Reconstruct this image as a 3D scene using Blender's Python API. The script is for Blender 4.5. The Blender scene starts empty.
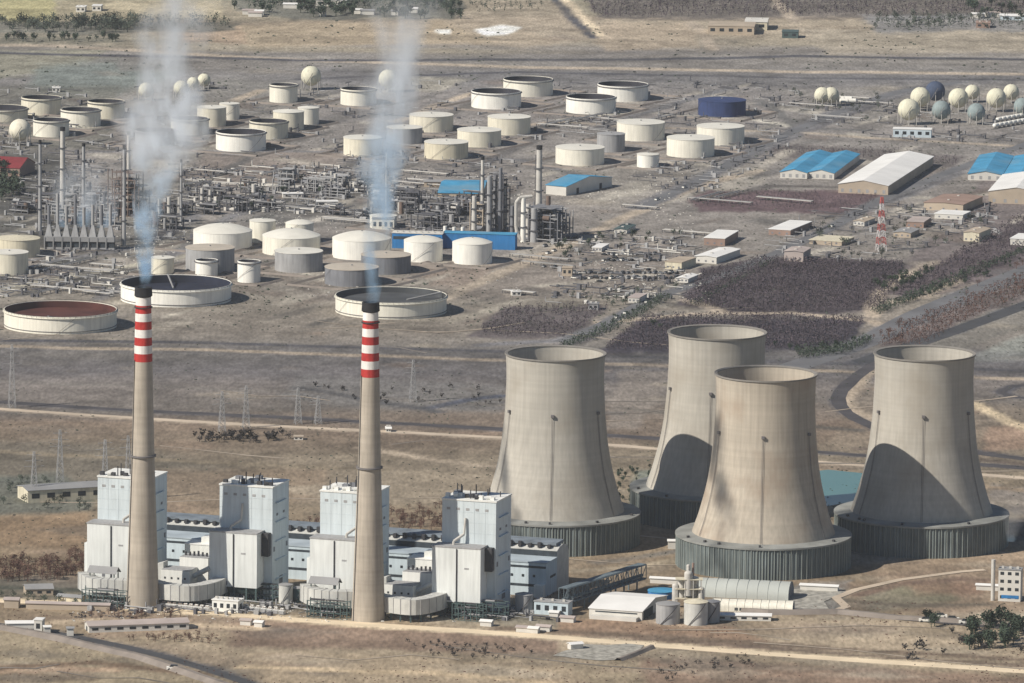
import bpy, math, random
import numpy as np
from math import sin, cos, tan, pi, radians, atan2, sqrt
from mathutils import Vector, noise as mnoise

# ------------------------------------------------------------------ camera
H = 900.0            # metres above the plain
F = 7700.0           # focal length in pixels of a 1024 wide frame
PITCH = math.atan(1201.5 / F)
ROLL = radians(0.6)
scn = bpy.context.scene
col = scn.collection
cam = bpy.data.cameras.new('camera')
cam_ob = bpy.data.objects.new('camera', cam)
col.objects.link(cam_ob)
cam.sensor_width = 36.0
cam.lens = 36.0 * F / 1024.0
cam.clip_start = 10.0
cam.clip_end = 90000.0
cam_ob.location = (0, 0, H)
from mathutils import Matrix
cam_ob.rotation_euler = (Matrix.Rotation(pi / 2 - PITCH, 3, 'X') @ Matrix.Rotation(ROLL, 3, 'Z')).to_euler()
scn.camera = cam_ob
scn.render.resolution_x, scn.render.resolution_y = 1024, 683

# ------------------------------------------------------------------ light
SHADOW_AZ = radians(31)      # direction in which shadows run, from +X
SUN_EL = radians(39)
w = bpy.data.worlds.new("World")
scn.world = w
w.use_nodes = True
nt = w.node_tree
bg = nt.nodes['Background']
sky = nt.nodes.new('ShaderNodeTexSky')
sky.sky_type = 'NISHITA'
sky.sun_disc = False
sky.sun_elevation = SUN_EL
sky.sun_rotation = radians(270 - 31)
sky.altitude = 1600
sky.air_density = 1.0
sky.dust_density = 0.6
sky.ozone_density = 1.5
nt.links.new(sky.outputs[0], bg.inputs[0])
bg.inputs[1].default_value = 0.062
sun = bpy.data.lights.new('sun', 'SUN')
sun.energy = 4.9
sun.angle = radians(0.5)
sun.color = (1.0, 0.93, 0.83)
sun_ob = bpy.data.objects.new('sun', sun)
col.objects.link(sun_ob)
sd = Vector((cos(SHADOW_AZ) * cos(SUN_EL), sin(SHADOW_AZ) * cos(SUN_EL), -sin(SUN_EL)))
sun_ob.rotation_euler = sd.to_track_quat('-Z', 'Y').to_euler()
sun_ob.location = (0, 4000, 3000)
scn.view_settings.view_transform = 'Standard'
scn.view_settings.look = 'None'
scn.view_settings.exposure = 0.16
scn.view_settings.gamma = 1.0
scn.view_settings.use_curve_mapping = False
scn.cycles.volume_bounces = 6
scn.cycles.max_bounces = 6
scn.cycles.volume_step_rate = 1.0
scn.cycles.volume_max_steps = 128

R = random.Random(7)

# ------------------------------------------------------------------ where a spot of the plain is
cr, sr = cos(ROLL), sin(ROLL)
cp, sp = cos(PITCH), sin(PITCH)
def G(px, py, z=0.0):
    a = (px - 512.0) / F; b = -(py - 341.5) / F
    x = a * cr - b * sr; y = a * sr + b * cr
    d = (x, cp + y * sp, -sp + y * cp)
    t = (z - H) / d[2]
    return Vector((d[0] * t, d[1] * t, z))
def proj(X, Y, Z=0.0):
    z = Z - H
    fw = Y * cp - z * sp
    up = Y * sp + z * cp
    x = X / fw; y = up / fw
    a = x * cr + y * sr; b = -x * sr + y * cr
    return 512 + a * F, 341.5 - b * F
def S(py):           # pixels per metre at that ground row
    P = G(512, py)
    return F / sqrt(P.y ** 2 + H * H)
def HT(hpx, py):     # height in metres of hpx pixels above ground row py
    P = G(512, py)
    return hpx / S(py) / (P.y / sqrt(P.y ** 2 + H * H))
def dep(py):
    P = G(512, py)
    return H / sqrt(P.y ** 2 + H * H)

# ------------------------------------------------------------------ materials
def lin(c):
    return tuple(((v / 255.0) / 12.92 if v / 255.0 < 0.04045 else ((v / 255.0 + 0.055) / 1.055) ** 2.4) for v in c)
def mat(name, c, var=0.12, scale=0.15, rings=0.0, streak=0.0, rough=0.85, metal=0.0, tint=None, spots=0.0, fine=0.0, stretch=0.08):
    """c: linear albedo. var: cloudy variation; streak: vertical run marks; spots: sparse stains of colour tint"""
    m = bpy.data.materials.new(name)
    m.use_nodes = True
    t = m.node_tree; N = t.nodes; L = t.links
    b = N['Principled BSDF']
    b.inputs['Roughness'].default_value = rough
    b.inputs['Metallic'].default_value = metal
    b.inputs['Specular IOR Level'].default_value = 0.25
    tc = N.new('ShaderNodeTexCoord')
    gi = N.new('ShaderNodeNewGeometry')
    n1 = N.new('ShaderNodeTexNoise'); n1.inputs['Scale'].default_value = scale; n1.inputs['Detail'].default_value = 6
    L.new(gi.outputs['Position'], n1.inputs['Vector'])
    r1 = N.new('ShaderNodeMapRange'); r1.inputs[1].default_value = 0.3; r1.inputs[2].default_value = 0.7
    r1.inputs[3].default_value = 1 - var; r1.inputs[4].default_value = 1 + var
    L.new(n1.outputs[0], r1.inputs[0])
    last = r1.outputs[0]
    if streak:
        mp = N.new('ShaderNodeMapping'); mp.inputs['Scale'].default_value = (1, 1, stretch)
        L.new(gi.outputs['Position'], mp.inputs[0])
        n2 = N.new('ShaderNodeTexNoise'); n2.inputs['Scale'].default_value = 0.55; n2.inputs['Detail'].default_value = 5
        L.new(mp.outputs[0], n2.inputs['Vector'])
        r2 = N.new('ShaderNodeMapRange'); r2.inputs[1].default_value = 0.35; r2.inputs[2].default_value = 0.7
        r2.inputs[3].default_value = 1 + streak * .5; r2.inputs[4].default_value = 1 - streak
        L.new(n2.outputs[0], r2.inputs[0])
        mm = N.new('ShaderNodeMath'); mm.operation = 'MULTIPLY'
        L.new(last, mm.inputs[0]); L.new(r2.outputs[0], mm.inputs[1]); last = mm.outputs[0]
    if rings:
        mp = N.new('ShaderNodeMapping'); mp.inputs['Scale'].default_value = (.012, .012, 1)
        L.new(gi.outputs['Position'], mp.inputs[0])
        n4 = N.new('ShaderNodeTexNoise'); n4.inputs['Scale'].default_value = .42; n4.inputs['Detail'].default_value = 3
        L.new(mp.outputs[0], n4.inputs['Vector'])
        r4 = N.new('ShaderNodeMapRange'); r4.inputs[1].default_value = .35; r4.inputs[2].default_value = .65
        r4.inputs[3].default_value = 1 - rings; r4.inputs[4].default_value = 1 + rings
        L.new(n4.outputs[0], r4.inputs[0])
        m4 = N.new('ShaderNodeMath'); m4.operation = 'MULTIPLY'
        L.new(last, m4.inputs[0]); L.new(r4.outputs[0], m4.inputs[1]); last = m4.outputs[0]
    mx = N.new('ShaderNodeMixRGB'); mx.blend_type = 'MULTIPLY'; mx.inputs[0].default_value = 1
    mx.inputs[1].default_value = (*c, 1)
    L.new(last, mx.inputs[2])
    out = mx.outputs[0]
    if spots:
        n3 = N.new('ShaderNodeTexNoise'); n3.inputs['Scale'].default_value = 0.035; n3.inputs['Detail'].default_value = 4
        L.new(gi.outputs['Position'], n3.inputs['Vector'])
        r3 = N.new('ShaderNodeMapRange'); r3.inputs[1].default_value = 0.5; r3.inputs[2].default_value = 0.72
        r3.inputs[3].default_value = 0; r3.inputs[4].default_value = spots
        L.new(n3.outputs[0], r3.inputs[0])
        m3 = N.new('ShaderNodeMixRGB'); L.new(r3.outputs[0], m3.inputs[0]); L.new(out, m3.inputs[1]); m3.inputs[2].default_value = (*(tint or c), 1)
        out = m3.outputs[0]
    L.new(out, b.inputs['Base Color'])
    return m

M = {}
M['shell'] = mat('tower_concrete', (.415, .39, .34), .06, .03, rings=.04, streak=.11, stretch=.02, tint=(.29, .255, .205), spots=.55)
M['shell_br'] = mat('tower_concrete_stained', (.425, .375, .305), .08, .03, rings=.045, streak=.14, tint=(.33, .255, .19), spots=.8, stretch=.03)
M['shell_in'] = mat('tower_inside', (.30, .28, .25), .1, .05, streak=.2)
M['rim'] = mat('rim_concrete', (.22, .205, .185), .1, .2)
M['skirt'] = mat('cooling_delta', (.145, .17, .168), .22, .09, streak=.3)
M['skirt_roof'] = mat('skirt_roof', (.24, .245, .23), .25, .08)
M['skirt_col'] = mat('skirt_column', (.30, .33, .30), .2, .1)
M['dark_steel'] = mat('dark_steel', (.05, .05, .055), .2, .3)
M['chim'] = mat('chimney_concrete', (.395, .35, .29), .08, .06, rings=.05, streak=.15)
M['soot'] = mat('soot_black', (.02, .02, .022), .2, .3)
M['red'] = mat('band_red', (.42, .035, .03), .15, .3, streak=.2)
M['white'] = mat('band_white', (.75, .72, .68), .08, .3, streak=.15)
M['clad'] = mat('cladding_pale', (.56, .62, .64), .07, .05, streak=.10)
M['clad2'] = mat('cladding_lower', (.67, .69, .67), .07, .05, streak=.12)
M['clad_w'] = mat('cladding_white', (.72, .72, .68), .06, .05, streak=.08)
M['hallwall'] = mat('hall_wall', (.50, .58, .62), .10, .06, streak=.1)
M['hallroof'] = mat('hall_roof', (.17, .20, .23), .3, .1)
M['roofhall'] = mat('hall_roof_pale', (.38, .44, .48), .15, .08)
M['band'] = mat('window_band', (.04, .05, .06), .3, .3)
M['duct'] = mat('duct_metal', (.50, .50, .47), .1, .2, streak=.1)
M['steel_g'] = mat('steel_green', (.07, .105, .105), .2, .3)
M['steel_b'] = mat('steel_blue', (.13, .165, .185), .2, .3)
M['cream'] = mat('tank_cream', (.74, .71, .61), .05, .12, streak=.12)
M['cream2'] = mat('tank_ivory', (.68, .64, .52), .06, .12, streak=.14)
M['twhite'] = mat('tank_white', (.80, .78, .71), .05, .12, streak=.10)
M['tyel'] = mat('tank_yellow', (.60, .55, .42), .08, .12, streak=.15)
M['tgrey'] = mat('tank_grey', (.33, .33, .33), .08, .12, streak=.2)
M['tdark'] = mat('tank_dark_grey', (.19, .195, .21), .1, .12, streak=.2)
M['tblue'] = mat('tank_blue', (.035, .055, .14), .15, .12, streak=.2)
M['troof'] = mat('tank_roof', (.66, .64, .57), .07, .1)
M['troofg'] = mat('tank_roof_tan', (.46, .41, .34), .08, .1)
M['girder'] = mat('tank_rim', (.16, .15, .15), .1, .2)
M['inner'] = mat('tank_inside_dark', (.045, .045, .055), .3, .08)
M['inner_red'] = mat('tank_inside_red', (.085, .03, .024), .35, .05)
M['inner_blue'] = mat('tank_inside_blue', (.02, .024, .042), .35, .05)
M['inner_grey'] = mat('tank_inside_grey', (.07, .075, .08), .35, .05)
M['sphere'] = mat('sphere_cream', (.62, .60, .47), .07, .2, streak=.15)
M['sphere_g'] = mat('sphere_grey', (.24, .29, .29), .1, .2, streak=.15)
M['sphere_d'] = mat('sphere_navy', (.06, .08, .13), .1, .2, streak=.15)
M['roofblue'] = mat('roof_blue', (.06, .27, .45), .22, .07, streak=.1, tint=(.16, .26, .32), spots=.7)
M['wallblue'] = mat('wall_blue', (.03, .17, .40), .15, .06, streak=.2)
M['roofwhite'] = mat('roof_white', (.74, .73, .70), .08, .05)
M['roofgrey'] = mat('roof_grey', (.27, .27, .27), .12, .08)
M['roofpink'] = mat('roof_dusty', (.42, .36, .33), .12, .08)
M['roofred'] = mat('roof_red', (.20, .035, .04), .2, .08)
M['walltan'] = mat('wall_tan', (.42, .35, .27), .12, .08)
M['wallwhite'] = mat('wall_white', (.60, .58, .53), .10, .08)
M['wallbrown'] = mat('wall_brown', (.30, .21, .17), .15, .08)
M['vaultm'] = mat('vault_roof', (.42, .44, .41), .08, .06)
M['mast_r'] = mat('faded_red', (.40, .10, .09))
M['mast_w'] = mat('faded_white', (.55, .53, .52))
M['glass'] = mat('window_dark', (.03, .035, .04), .3, .3, rough=.3)
M['pipe'] = mat('pipe_silver', (.26, .26, .26), .15, .2)
M['vessel'] = mat('vessel_silver', (.50, .48, .44), .12, .2)
M['frame'] = mat('plant_frame', (.10, .10, .11), .3, .2)
M['frame_r'] = mat('plant_frame_rust', (.15, .11, .09), .3, .2)
M['tree_br'] = mat('bare_brown_twigs', (.105, .058, .045), .4, .3)
M['tree_pu'] = mat('bare_purple_twigs', (.080, .064, .074), .35, .06)
M['tree_dk'] = mat('dark_green_leaves', (.042, .060, .040), .4, .3)
M['tree_gg'] = mat('grey_green_leaves', (.07, .085, .065), .4, .3)
M['shrubm'] = mat('dark_scrub_twigs', (.045, .040, .038), .4, .3)
M['trunk'] = mat('trunk_bark', (.09, .065, .05), .3, .5)
M['water'] = mat('pond_water', (.10, .21, .20), .08, .01, rough=.25)
M['asph'] = mat('asphalt', (.065, .066, .07), .25, .03)
M['grey_road'] = mat('grey_road', (.15, .15, .155), .2, .03)
M['pale'] = mat('pale_dirt_road', (.74, .61, .43), .15, .04)
M['pale2'] = mat('tan_dirt_road', (.52, .43, .33), .2, .04)
M['rail'] = mat('railway_bed', (.07, .065, .068), .3, .05)
M['berm'] = mat('earth_berm', (.22, .19, .165), .2, .1)
M['pad'] = mat('grey_pad', (.33, .315, .275), .45, .25)

# ------------------------------------------------------------------ mesh builder
class MB:
    def __init__(s): s.v = []; s.f = []
    def add(s, vs, fs):
        o = len(s.v); s.v.extend([tuple(p) for p in vs]); s.f.extend([tuple(i + o for i in f) for f in fs]); return s
    def box(s, cx, cy, z0, sx, sy, sz, a=0.0):
        c, d = cos(a), sin(a); vs = []
        for z in (z0, z0 + sz):
            for x, y in ((-.5, -.5), (.5, -.5), (.5, .5), (-.5, .5)):
                X, Y = x * sx, y * sy
                vs.append((cx + X * c - Y * d, cy + X * d + Y * c, z))
        return s.add(vs, [(3, 2, 1, 0), (4, 5, 6, 7), (0, 1, 5, 4), (1, 2, 6, 5), (2, 3, 7, 6), (3, 0, 4, 7)])
    def b2(s, x0, x1, y0, y1, z0, z1):
        return s.box((x0 + x1) / 2, (y0 + y1) / 2, z0, x1 - x0, y1 - y0, z1 - z0)
    def lathe(s, prof, n=48, cx=0, cy=0, caps=False):
        vs = []; fs = []
        for r, z in prof:
            for k in range(n):
                a = 2 * pi * k / n; vs.append((cx + r * cos(a), cy + r * sin(a), z))
        for i in range(len(prof) - 1):
            for k in range(n):
                j = (k + 1) % n
                fs.append((i * n + k, i * n + j, (i + 1) * n + j, (i + 1) * n + k))
        if caps:
            fs.append(tuple(range(n - 1, -1, -1))); fs.append(tuple((len(prof) - 1) * n + k for k in range(n)))
        return s.add(vs, fs)
    def cyl(s, cx, cy, z0, z1, r, r1=None, n=16):
        return s.lathe([(r, z0), (r if r1 is None else r1, z1)], n, cx, cy, True)
    def tube(s, p, q, r, n=6):
        p = Vector(p); q = Vector(q); d = q - p
        if d.length < 1e-6: return s
        z = d.normalized(); x = z.orthogonal().normalized(); y = z.cross(x)
        vs = []
        for c in (p, q):
            for k in range(n):
                a = 2 * pi * k / n + pi / 4; vs.append(c + x * r * cos(a) + y * r * sin(a))
        fs = [(k, (k + 1) % n, n + (k + 1) % n, n + k) for k in range(n)]
        fs += [tuple(range(n - 1, -1, -1)), tuple(range(n, 2 * n))]
        return s.add(vs, fs)
    def dome(s, cx, cy, z, r, h, n=32, k=5):
        prof = [(r * cos(pi / 2 * i / k) if i < k else 0.02 * r, z + h * sin(pi / 2 * i / k)) for i in range(k + 1)]
        return s.lathe(prof, n, cx, cy, True)
    def gable(s, x0, x1, y0, y1, z, rise, ov=0.6, th=.35):   # ridge along x
        ym = (y0 + y1) / 2; y0 -= ov; y1 += ov; x0 -= ov; x1 += ov
        pr = [(y0, z), (ym, z + rise), (y1, z), (y1, z + th), (ym, z + rise + th), (y0, z + th)]
        vs = [(x, y, zz) for x in (x0, x1) for y, zz in pr]
        fs = [(0, 1, 4, 5), (1, 2, 3, 4), (6, 11, 10, 7), (7, 10, 9, 8)]
        for i in range(6):
            j = (i + 1) % 6; fs.append((i, 6 + i, 6 + j, j))
        return s.add(vs, fs)
    def gwall(s, x0, x1, y0, y1, z0, z, rise):
        ym = (y0 + y1) / 2
        pr = [(y0, z0), (y1, z0), (y1, z), (ym, z + rise), (y0, z)]
        vs = [(x, y, zz) for x in (x0, x1) for y, zz in pr]
        fs = [(4, 3, 2, 1, 0), (5, 6, 7, 8, 9)] + [(i, (i + 1) % 5, 5 + (i + 1) % 5, 5 + i) for i in range(5)]
        return s.add(vs, fs)
    def data(s, name, m, smooth=False):
        me = bpy.data.meshes.new(name); me.from_pydata(s.v, [], s.f); me.materials.append(m)
        if smooth:
            me.polygons.foreach_set('use_smooth', [True] * len(me.polygons))
            try: me.set_sharp_from_angle(angle=radians(40))
            except Exception: pass
        me.update()
        return me
    def obj(s, name, m, parent=None, smooth=False):
        return link(name, s.data(name, m, smooth), parent)

def link(name, data, parent=None):
    o = bpy.data.objects.new(name, data); col.objects.link(o)
    if parent is not None: o.parent = parent
    return o
def tag(o, label, cat, group=None):
    o['label'] = label; o['category'] = cat
    if group: o['group'] = group
    return o
def thing(name, label, cat, loc, rz=0.0, group=None):
    o = link(name, None); o.location = (loc[0], loc[1], loc[2] if len(loc) > 2 else 0); o.rotation_euler = (0, 0, rz)
    return tag(o, label, cat, group)
def copy_tree(o, parent=None):
    c = o.copy(); col.objects.link(c)
    if parent is not None: c.parent = parent
    for ch in list(o.children): copy_tree(ch, c)
    return c
def struct(o, kind='structure'):
    o['kind'] = kind; return o

# ------------------------------------------------------------------ ground: one sheet, bare earth colours as a colour attribute
SOFT = [
    ([(-20, 150), (60, 146), (130, 150)], 12, (96, 92, 84)), ([(215, 176), (262, 150), (330, 122), (352, 112)], 10, (104, 98, 94)),
    ([(120, 150), (170, 140), (260, 156)], 9, (108, 102, 96)), ([(345, 168), (420, 128), (480, 100)], 12, (108, 102, 98)),
    ([(470, 172), (530, 142), (566, 118), (600, 100)], 12, (106, 100, 98)), ([(540, 176), (612, 158), (700, 164), (760, 170)], 10, (172, 160, 144)),
    ([(560, 120), (640, 112), (760, 120), (800, 128)], 8, (186, 176, 160)), ([(640, 176), (740, 150), (800, 136)], 8, (112, 106, 104)),
    ([(700, 200), (770, 186), (884, 188)], 9, (104, 96, 92)), ([(760, 100), (800, 128), (870, 130)], 8, (110, 106, 104)),
    ([(700, 182), (750, 158), (790, 138), (860, 110), (930, 84)], 10, (100, 96, 100)), ([(720, 190), (790, 150)], 6, (170, 158, 144)),
    ([(890, 200), (960, 170), (1040, 142)], 20, (122, 118, 120)), ([(850, 216), (900, 196), (960, 168)], 8, (78, 76, 80)),
    ([(540, 352), (588, 338), (640, 306), (690, 284)], 9, (104, 98, 100)), ([(450, 322), (520, 300), (640, 300)], 8, (160, 148, 132)),
    ([(0, 290), (60, 278), (150, 262), (220, 250)], 10, (170, 160, 140)), ([(20, 296), (90, 276), (180, 262)], 7, (92, 88, 84)), ([(60, 262), (130, 292)], 8, (96, 92, 88)),
    ([(-20, 282), (60, 262), (120, 250)], 8, (88, 86, 80)), ([(230, 300), (262, 268), (330, 300)], 8, (122, 110, 100)), ([(240, 214), (300, 196), (352, 176)], 9, (104, 100, 98)),
    ([(262, 232), (340, 214), (400, 196)], 8, (168, 158, 146)), ([(560, 262), (640, 256), (700, 250)], 8, (110, 104, 98)), ([(540, 286), (640, 276), (720, 262)], 8, (168, 156, 140)),
    ([(-20, 626), (100, 620), (260, 628)], 6, (190, 164, 132)), ([(-20, 668), (90, 662), (200, 676)], 5, (120, 96, 74)), ([(240, 668), (420, 672), (560, 684)], 5, (196, 168, 130)), ([(-20, 588), (80, 590), (150, 600)], 8, (76, 76, 66)),
    ([(640, 640), (760, 648), (900, 660), (1040, 668)], 3, (120, 100, 84)), ([(500, 628), (700, 640), (1040, 662)], 4, (120, 100, 82)),
    ([(860, 596), (900, 584), (960, 578), (985, 580)], 5, (120, 96, 80)), ([(840, 600), (900, 606), (980, 604)], 7, (104, 92, 78)),
    ([(570, 572), (640, 566), (690, 556)], 8, (160, 142, 118)), ([(600, 562), (680, 550), (700, 546)], 5, (112, 104, 96)), ([(-20, 380), (300, 392), (620, 414)], 7, (118, 110, 104)), ([(620, 408), (720, 420), (860, 430)], 5, (104, 96, 88)),
    ([(430, 408), (470, 400), (505, 396)], 9, (84, 86, 98)), ([(300, 388), (360, 398), (440, 412)], 5, (84, 82, 84)), ([(860, 448), (940, 455), (1040, 466)], 5, (104, 90, 80)),
    ([(820, 470), (1040, 492)], 6, (150, 128, 104)), ([(-20, 450), (200, 462), (380, 470)], 8, (140, 124, 102)),
    ([(-20, 600), (60, 603), (140, 609), (230, 614), (300, 620), (512, 634), (768, 654), (1050, 673)], 12, (222, 196, 158)),
    ([(-30, 406), (0, 409), (130, 417.5), (256, 425), (500, 437.5), (610, 445), (820, 462), (1050, 480)], 9, (176, 156, 134)),
    ([(360, 448), (430, 460), (500, 467), (560, 470)], 7, (176, 156, 134)),
    ([(-30, 400), (130, 410), (256, 416), (500, 429), (650, 438), (820, 452), (1050, 470)], 9, (84, 82, 88)),
    ([(-30, 340), (200, 343), (500, 352), (640, 358), (800, 362), (1050, 372)], 12, (84, 82, 88)),
    ([(-30, 346), (200, 350), (500, 361), (800, 370), (1050, 380)], 5, (176, 156, 134)),
    ([(-20, 622), (20, 628), (60, 634), (130, 648), (200, 667), (262, 688)], 9, (84, 84, 90)),
    ([(905, 352), (872, 366), (848, 384), (838, 398), (846, 412), (872, 426), (930, 446), (1050, 462)], 11, (84, 82, 88)),
    ([(900, 358), (868, 373), (852, 388), (846, 400), (854, 412), (880, 424), (900, 430)], 5, (176, 156, 134)),
    ([(1040, 384), (1012, 386), (1000, 392), (1012, 397), (1040, 399)], 7, (84, 82, 88)),
    ([(972, 404), (990, 412), (1012, 424), (1050, 436)], 6, (222, 196, 158)),
    ([(440, 300), (500, 274), (560, 248), (612, 224), (650, 206), (700, 186), (760, 170)], 13, (176, 156, 134)),
    ([(480, 345), (560, 340), (600, 326), (655, 298), (720, 276), (775, 254), (830, 228), (885, 198), (960, 168), (1050, 136)], 16, (118, 114, 116)),
    ([(600, 322), (700, 314), (790, 313), (870, 320), (900, 330)], 9, (176, 156, 134)),
    ([(690, 300), (720, 312)], 9, (176, 156, 134)),
    ([(790, 368), (870, 340), (930, 310), (1050, 262)], 26, (118, 114, 116)),
    ([(860, 362), (940, 336), (1050, 296)], 16, (84, 84, 90)),
    ([(872, 316), (878, 292), (900, 278), (935, 262)], 12, (176, 156, 134)),
    ([(888, 302), (930, 296), (960, 278)], 5, (176, 156, 134)),
    ([(500, 128), (560, 122), (640, 128), (800, 132), (900, 140), (1050, 148)], 9, (176, 156, 134)),
    ([(395, 122), (440, 104), (470, 94), (520, 84)], 10, (176, 156, 134)),
    ([(600, 128), (660, 108), (700, 96), (730, 88)], 10, (118, 114, 116)),
    ([(640, 208), (700, 180), (770, 142), (840, 112), (900, 92), (960, 82)], 22, (118, 114, 116)),
    ([(180, 128), (230, 104), (262, 90)], 9, (176, 156, 134)),
    ([(90, 152), (160, 150), (330, 152), (520, 160), (600, 182)], 9, (118, 114, 116)),
    ([(100, 300), (160, 262), (210, 230), (260, 200), (330, 178)], 10, (118, 114, 116)),
    ([(0, 262), (70, 258), (140, 248), (200, 215)], 9, (118, 114, 116)),
    ([(200, 182), (260, 184), (330, 188)], 6, (205, 195, 180)),
    ([(-30, 45), (60, 46), (128, 50), (256, 58), (400, 63), (512, 67), (760, 71), (1050, 74)], 20, (176, 156, 134)),
    ([(-30, 52), (130, 56), (300, 60), (640, 60), (800, 56), (1050, 60)], 18, (84, 82, 88)),
    ([(300, 79), (520, 72), (800, 78), (1050, 80)], 12, (84, 82, 88)),
    ([(553, -12), (572, 6), (600, 36)], 10, (222, 196, 158)),
    ([(545, -12), (562, 6), (592, 38)], 6, (84, 82, 88)),
    ([(762, -12), (780, 6), (796, 22)], 12, (176, 156, 134)),
    ([(690, 22), (705, 34), (712, 50)], 9, (176, 156, 134)),
]
def make_ground():
    xs = list(np.arange(-620, 621, 4.0)); ys = list(np.arange(4050, 8901, 7.0))
    xs = [-30000, -12000, -5000, -2000, -1000] + xs + [1000, 2000, 5000, 12000, 30000]
    ys = [-3000, 1500, 3000, 3600] + ys + [9500, 11000, 15000, 25000, 60000]
    xs = np.array(xs); ys = np.array(ys)
    X, Y = np.meshgrid(xs, ys)
    nx, ny = len(xs), len(ys)
    Xf, Yf = X.ravel(), Y.ravel()
    z = -H; fw = Yf * cp - z * sp; up = Yf * sp + z * cp
    fw = np.maximum(fw, 500)
    x = Xf / fw; y = up / fw
    PX = 512 + (x * cr + y * sr) * F; PY = 341.5 - (-x * sr + y * cr) * F
    PY = np.clip(PY, -60, 720); PX = np.clip(PX, -80, 1104)
    rng = np.random.RandomState(3)
    def vnoise(sx, sy, seed):     # smooth world noise
        rs = np.random.RandomState(seed); g = rs.rand(256, 256)
        u = (Xf / sx + 1000.37) % 256; v = (Yf / sy + 37.7) % 256
        i = u.astype(int); j = v.astype(int); fu = u - i; fv = v - j
        fu = fu * fu * (3 - 2 * fu); fv = fv * fv * (3 - 2 * fv)
        i1 = (i + 1) % 256; j1 = (j + 1) % 256; i %= 256; j %= 256
        return (g[i, j] * (1 - fu) * (1 - fv) + g[i1, j] * fu * (1 - fv) + g[i, j1] * (1 - fu) * fv + g[i1, j1] * fu * fv) - .5
    n_a = vnoise(60, 90, 1); n_b = vnoise(20, 30, 2); n_c = vnoise(220, 60, 5); n_d = vnoise(9, 14, 8); n_e = vnoise(120, 22, 9)
    K = np.array([.84, .81, .81])
    stops = [(-60, (158, 146, 116)), (8, (156, 143, 118)), (20, (158, 138, 114)), (30, (166, 148, 124)), (44, (158, 143, 120)), (54, (128, 120, 115)),
             (62, (144, 134, 125)), (72, (124, 118, 116)), (84, (128, 122, 120)), (100, (136, 127, 123)), (150, (138, 129, 123)), (200, (140, 130, 123)), (260, (138, 128, 120)),
             (300, (142, 130, 116)), (325, (140, 128, 116)), (345, (128, 120, 113)), (356, (108, 102, 100)), (372, (106, 100, 100)),
             (388, (124, 114, 108)), (405, (114, 105, 98)), (430, (124, 106, 90)), (460, (126, 112, 94)), (500, (136, 119, 97)),
             (545, (138, 116, 90)), (600, (140, 118, 93)), (620, (148, 126, 98)), (650, (158, 138, 112)), (720, (150, 130, 98))]
    sy_ = np.array([a for a, _ in stops]); C = np.zeros((len(Xf), 3))
    pyw = PY + n_c * 16 + n_b * 3 + n_e * 5
    for k in range(3):
        C[:, k] = np.interp(pyw, sy_, [lin(c)[k] for _, c in stops])
    def poly(pts, c, soft=2.0, a=1.0, wob=3.0):
        P = np.array(pts, float); n = len(P)
        qx = PX + n_b * wob * 2.5; qy = PY + n_a * wob + n_d * wob
        x0, y0 = P.min(0) - 8; x1, y1 = P.max(0) + 8
        sel = np.where((qx > x0) & (qx < x1) & (qy > y0) & (qy < y1))[0]
        if len(sel) == 0: return
        ax, ay = qx[sel], qy[sel]
        dmin = np.full(len(sel), 1e9); ins = np.zeros(len(sel), bool)
        for i in range(n):
            a0 = P[i]; b0 = P[(i + 1) % n]; e = b0 - a0
            t = np.clip(((ax - a0[0]) * e[0] + (ay - a0[1]) * e[1]) / (e @ e + 1e-9), 0, 1)
            dmin = np.minimum(dmin, np.hypot(ax - a0[0] - t * e[0], ay - a0[1] - t * e[1]))
            if abs(e[1]) > 1e-9:
                cond = (a0[1] > ay) != (b0[1] > ay)
                xi = a0[0] + (ay - a0[1]) * e[0] / e[1]
                ins ^= cond & (ax < xi)
        sd_ = np.where(ins, dmin, -dmin)
        m = np.clip(sd_ / soft + .5, 0, 1) * a
        cc = np.array(lin(c))
        C[sel] = C[sel] * (1 - m[:, None]) + cc * m[:, None]
    # fields and plains at the top
    poly([(-60, -20), (50, -20), (60, 22), (-60, 24)], (170, 158, 104), 4)
    poly([(60, -10), (110, -10), (140, 18), (58, 20)], (165, 150, 118), 3)
    poly([(100, -20), (215, -20), (225, 20), (110, 14)], (186, 168, 132), 4, .8)
    poly([(-60, 22), (130, 22), (130, 34), (-60, 33)], (112, 112, 104), 4, .8)
    poly([(-60, 34), (130, 34), (240, 44), (-60, 44)], (146, 136, 116), 4, .7)
    poly([(-60, 52), (110, 50), (90, 62), (40, 74), (-60, 86)], (140, 134, 112), 4, .8)
    poly([(40, 66), (110, 60), (185, 62), (170, 82), (120, 96), (60, 96), (28, 84)], (120, 128, 122), 8, .85)
    poly([(225, 24), (500, 20), (560, 44), (250, 48)], (170, 147, 116), 4, .8)
    poly([(180, 20), (240, 24), (250, 44), (180, 42)], (184, 152, 122), 4, .7)
    poly([(420, -10), (555, -10), (590, 40), (520, 50), (440, 24)], (172, 152, 128), 4, .7)
    poly([(475, 30), (500, 25), (522, 27), (510, 34), (485, 36)], (240, 236, 228), 2, 1, 1)
    poly([(436, 30), (450, 30), (449, 34), (438, 34)], (230, 226, 218), 2, 1, 1)
    poly([(600, 24), (690, 22), (700, 46), (610, 50), (585, 36)], (172, 150, 124), 4, .8)
    poly([(570, -20), (1100, -20), (1100, 18), (600, 19)], (112, 102, 96), 4, .9)
    poly([(800, 30), (1100, 26), (1100, 52), (830, 56)], (166, 150, 128), 4, .8)
    poly([(860, 16), (960, 14), (1100, 20), (1100, 30), (880, 32)], (134, 132, 134), 4, .8)
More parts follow.
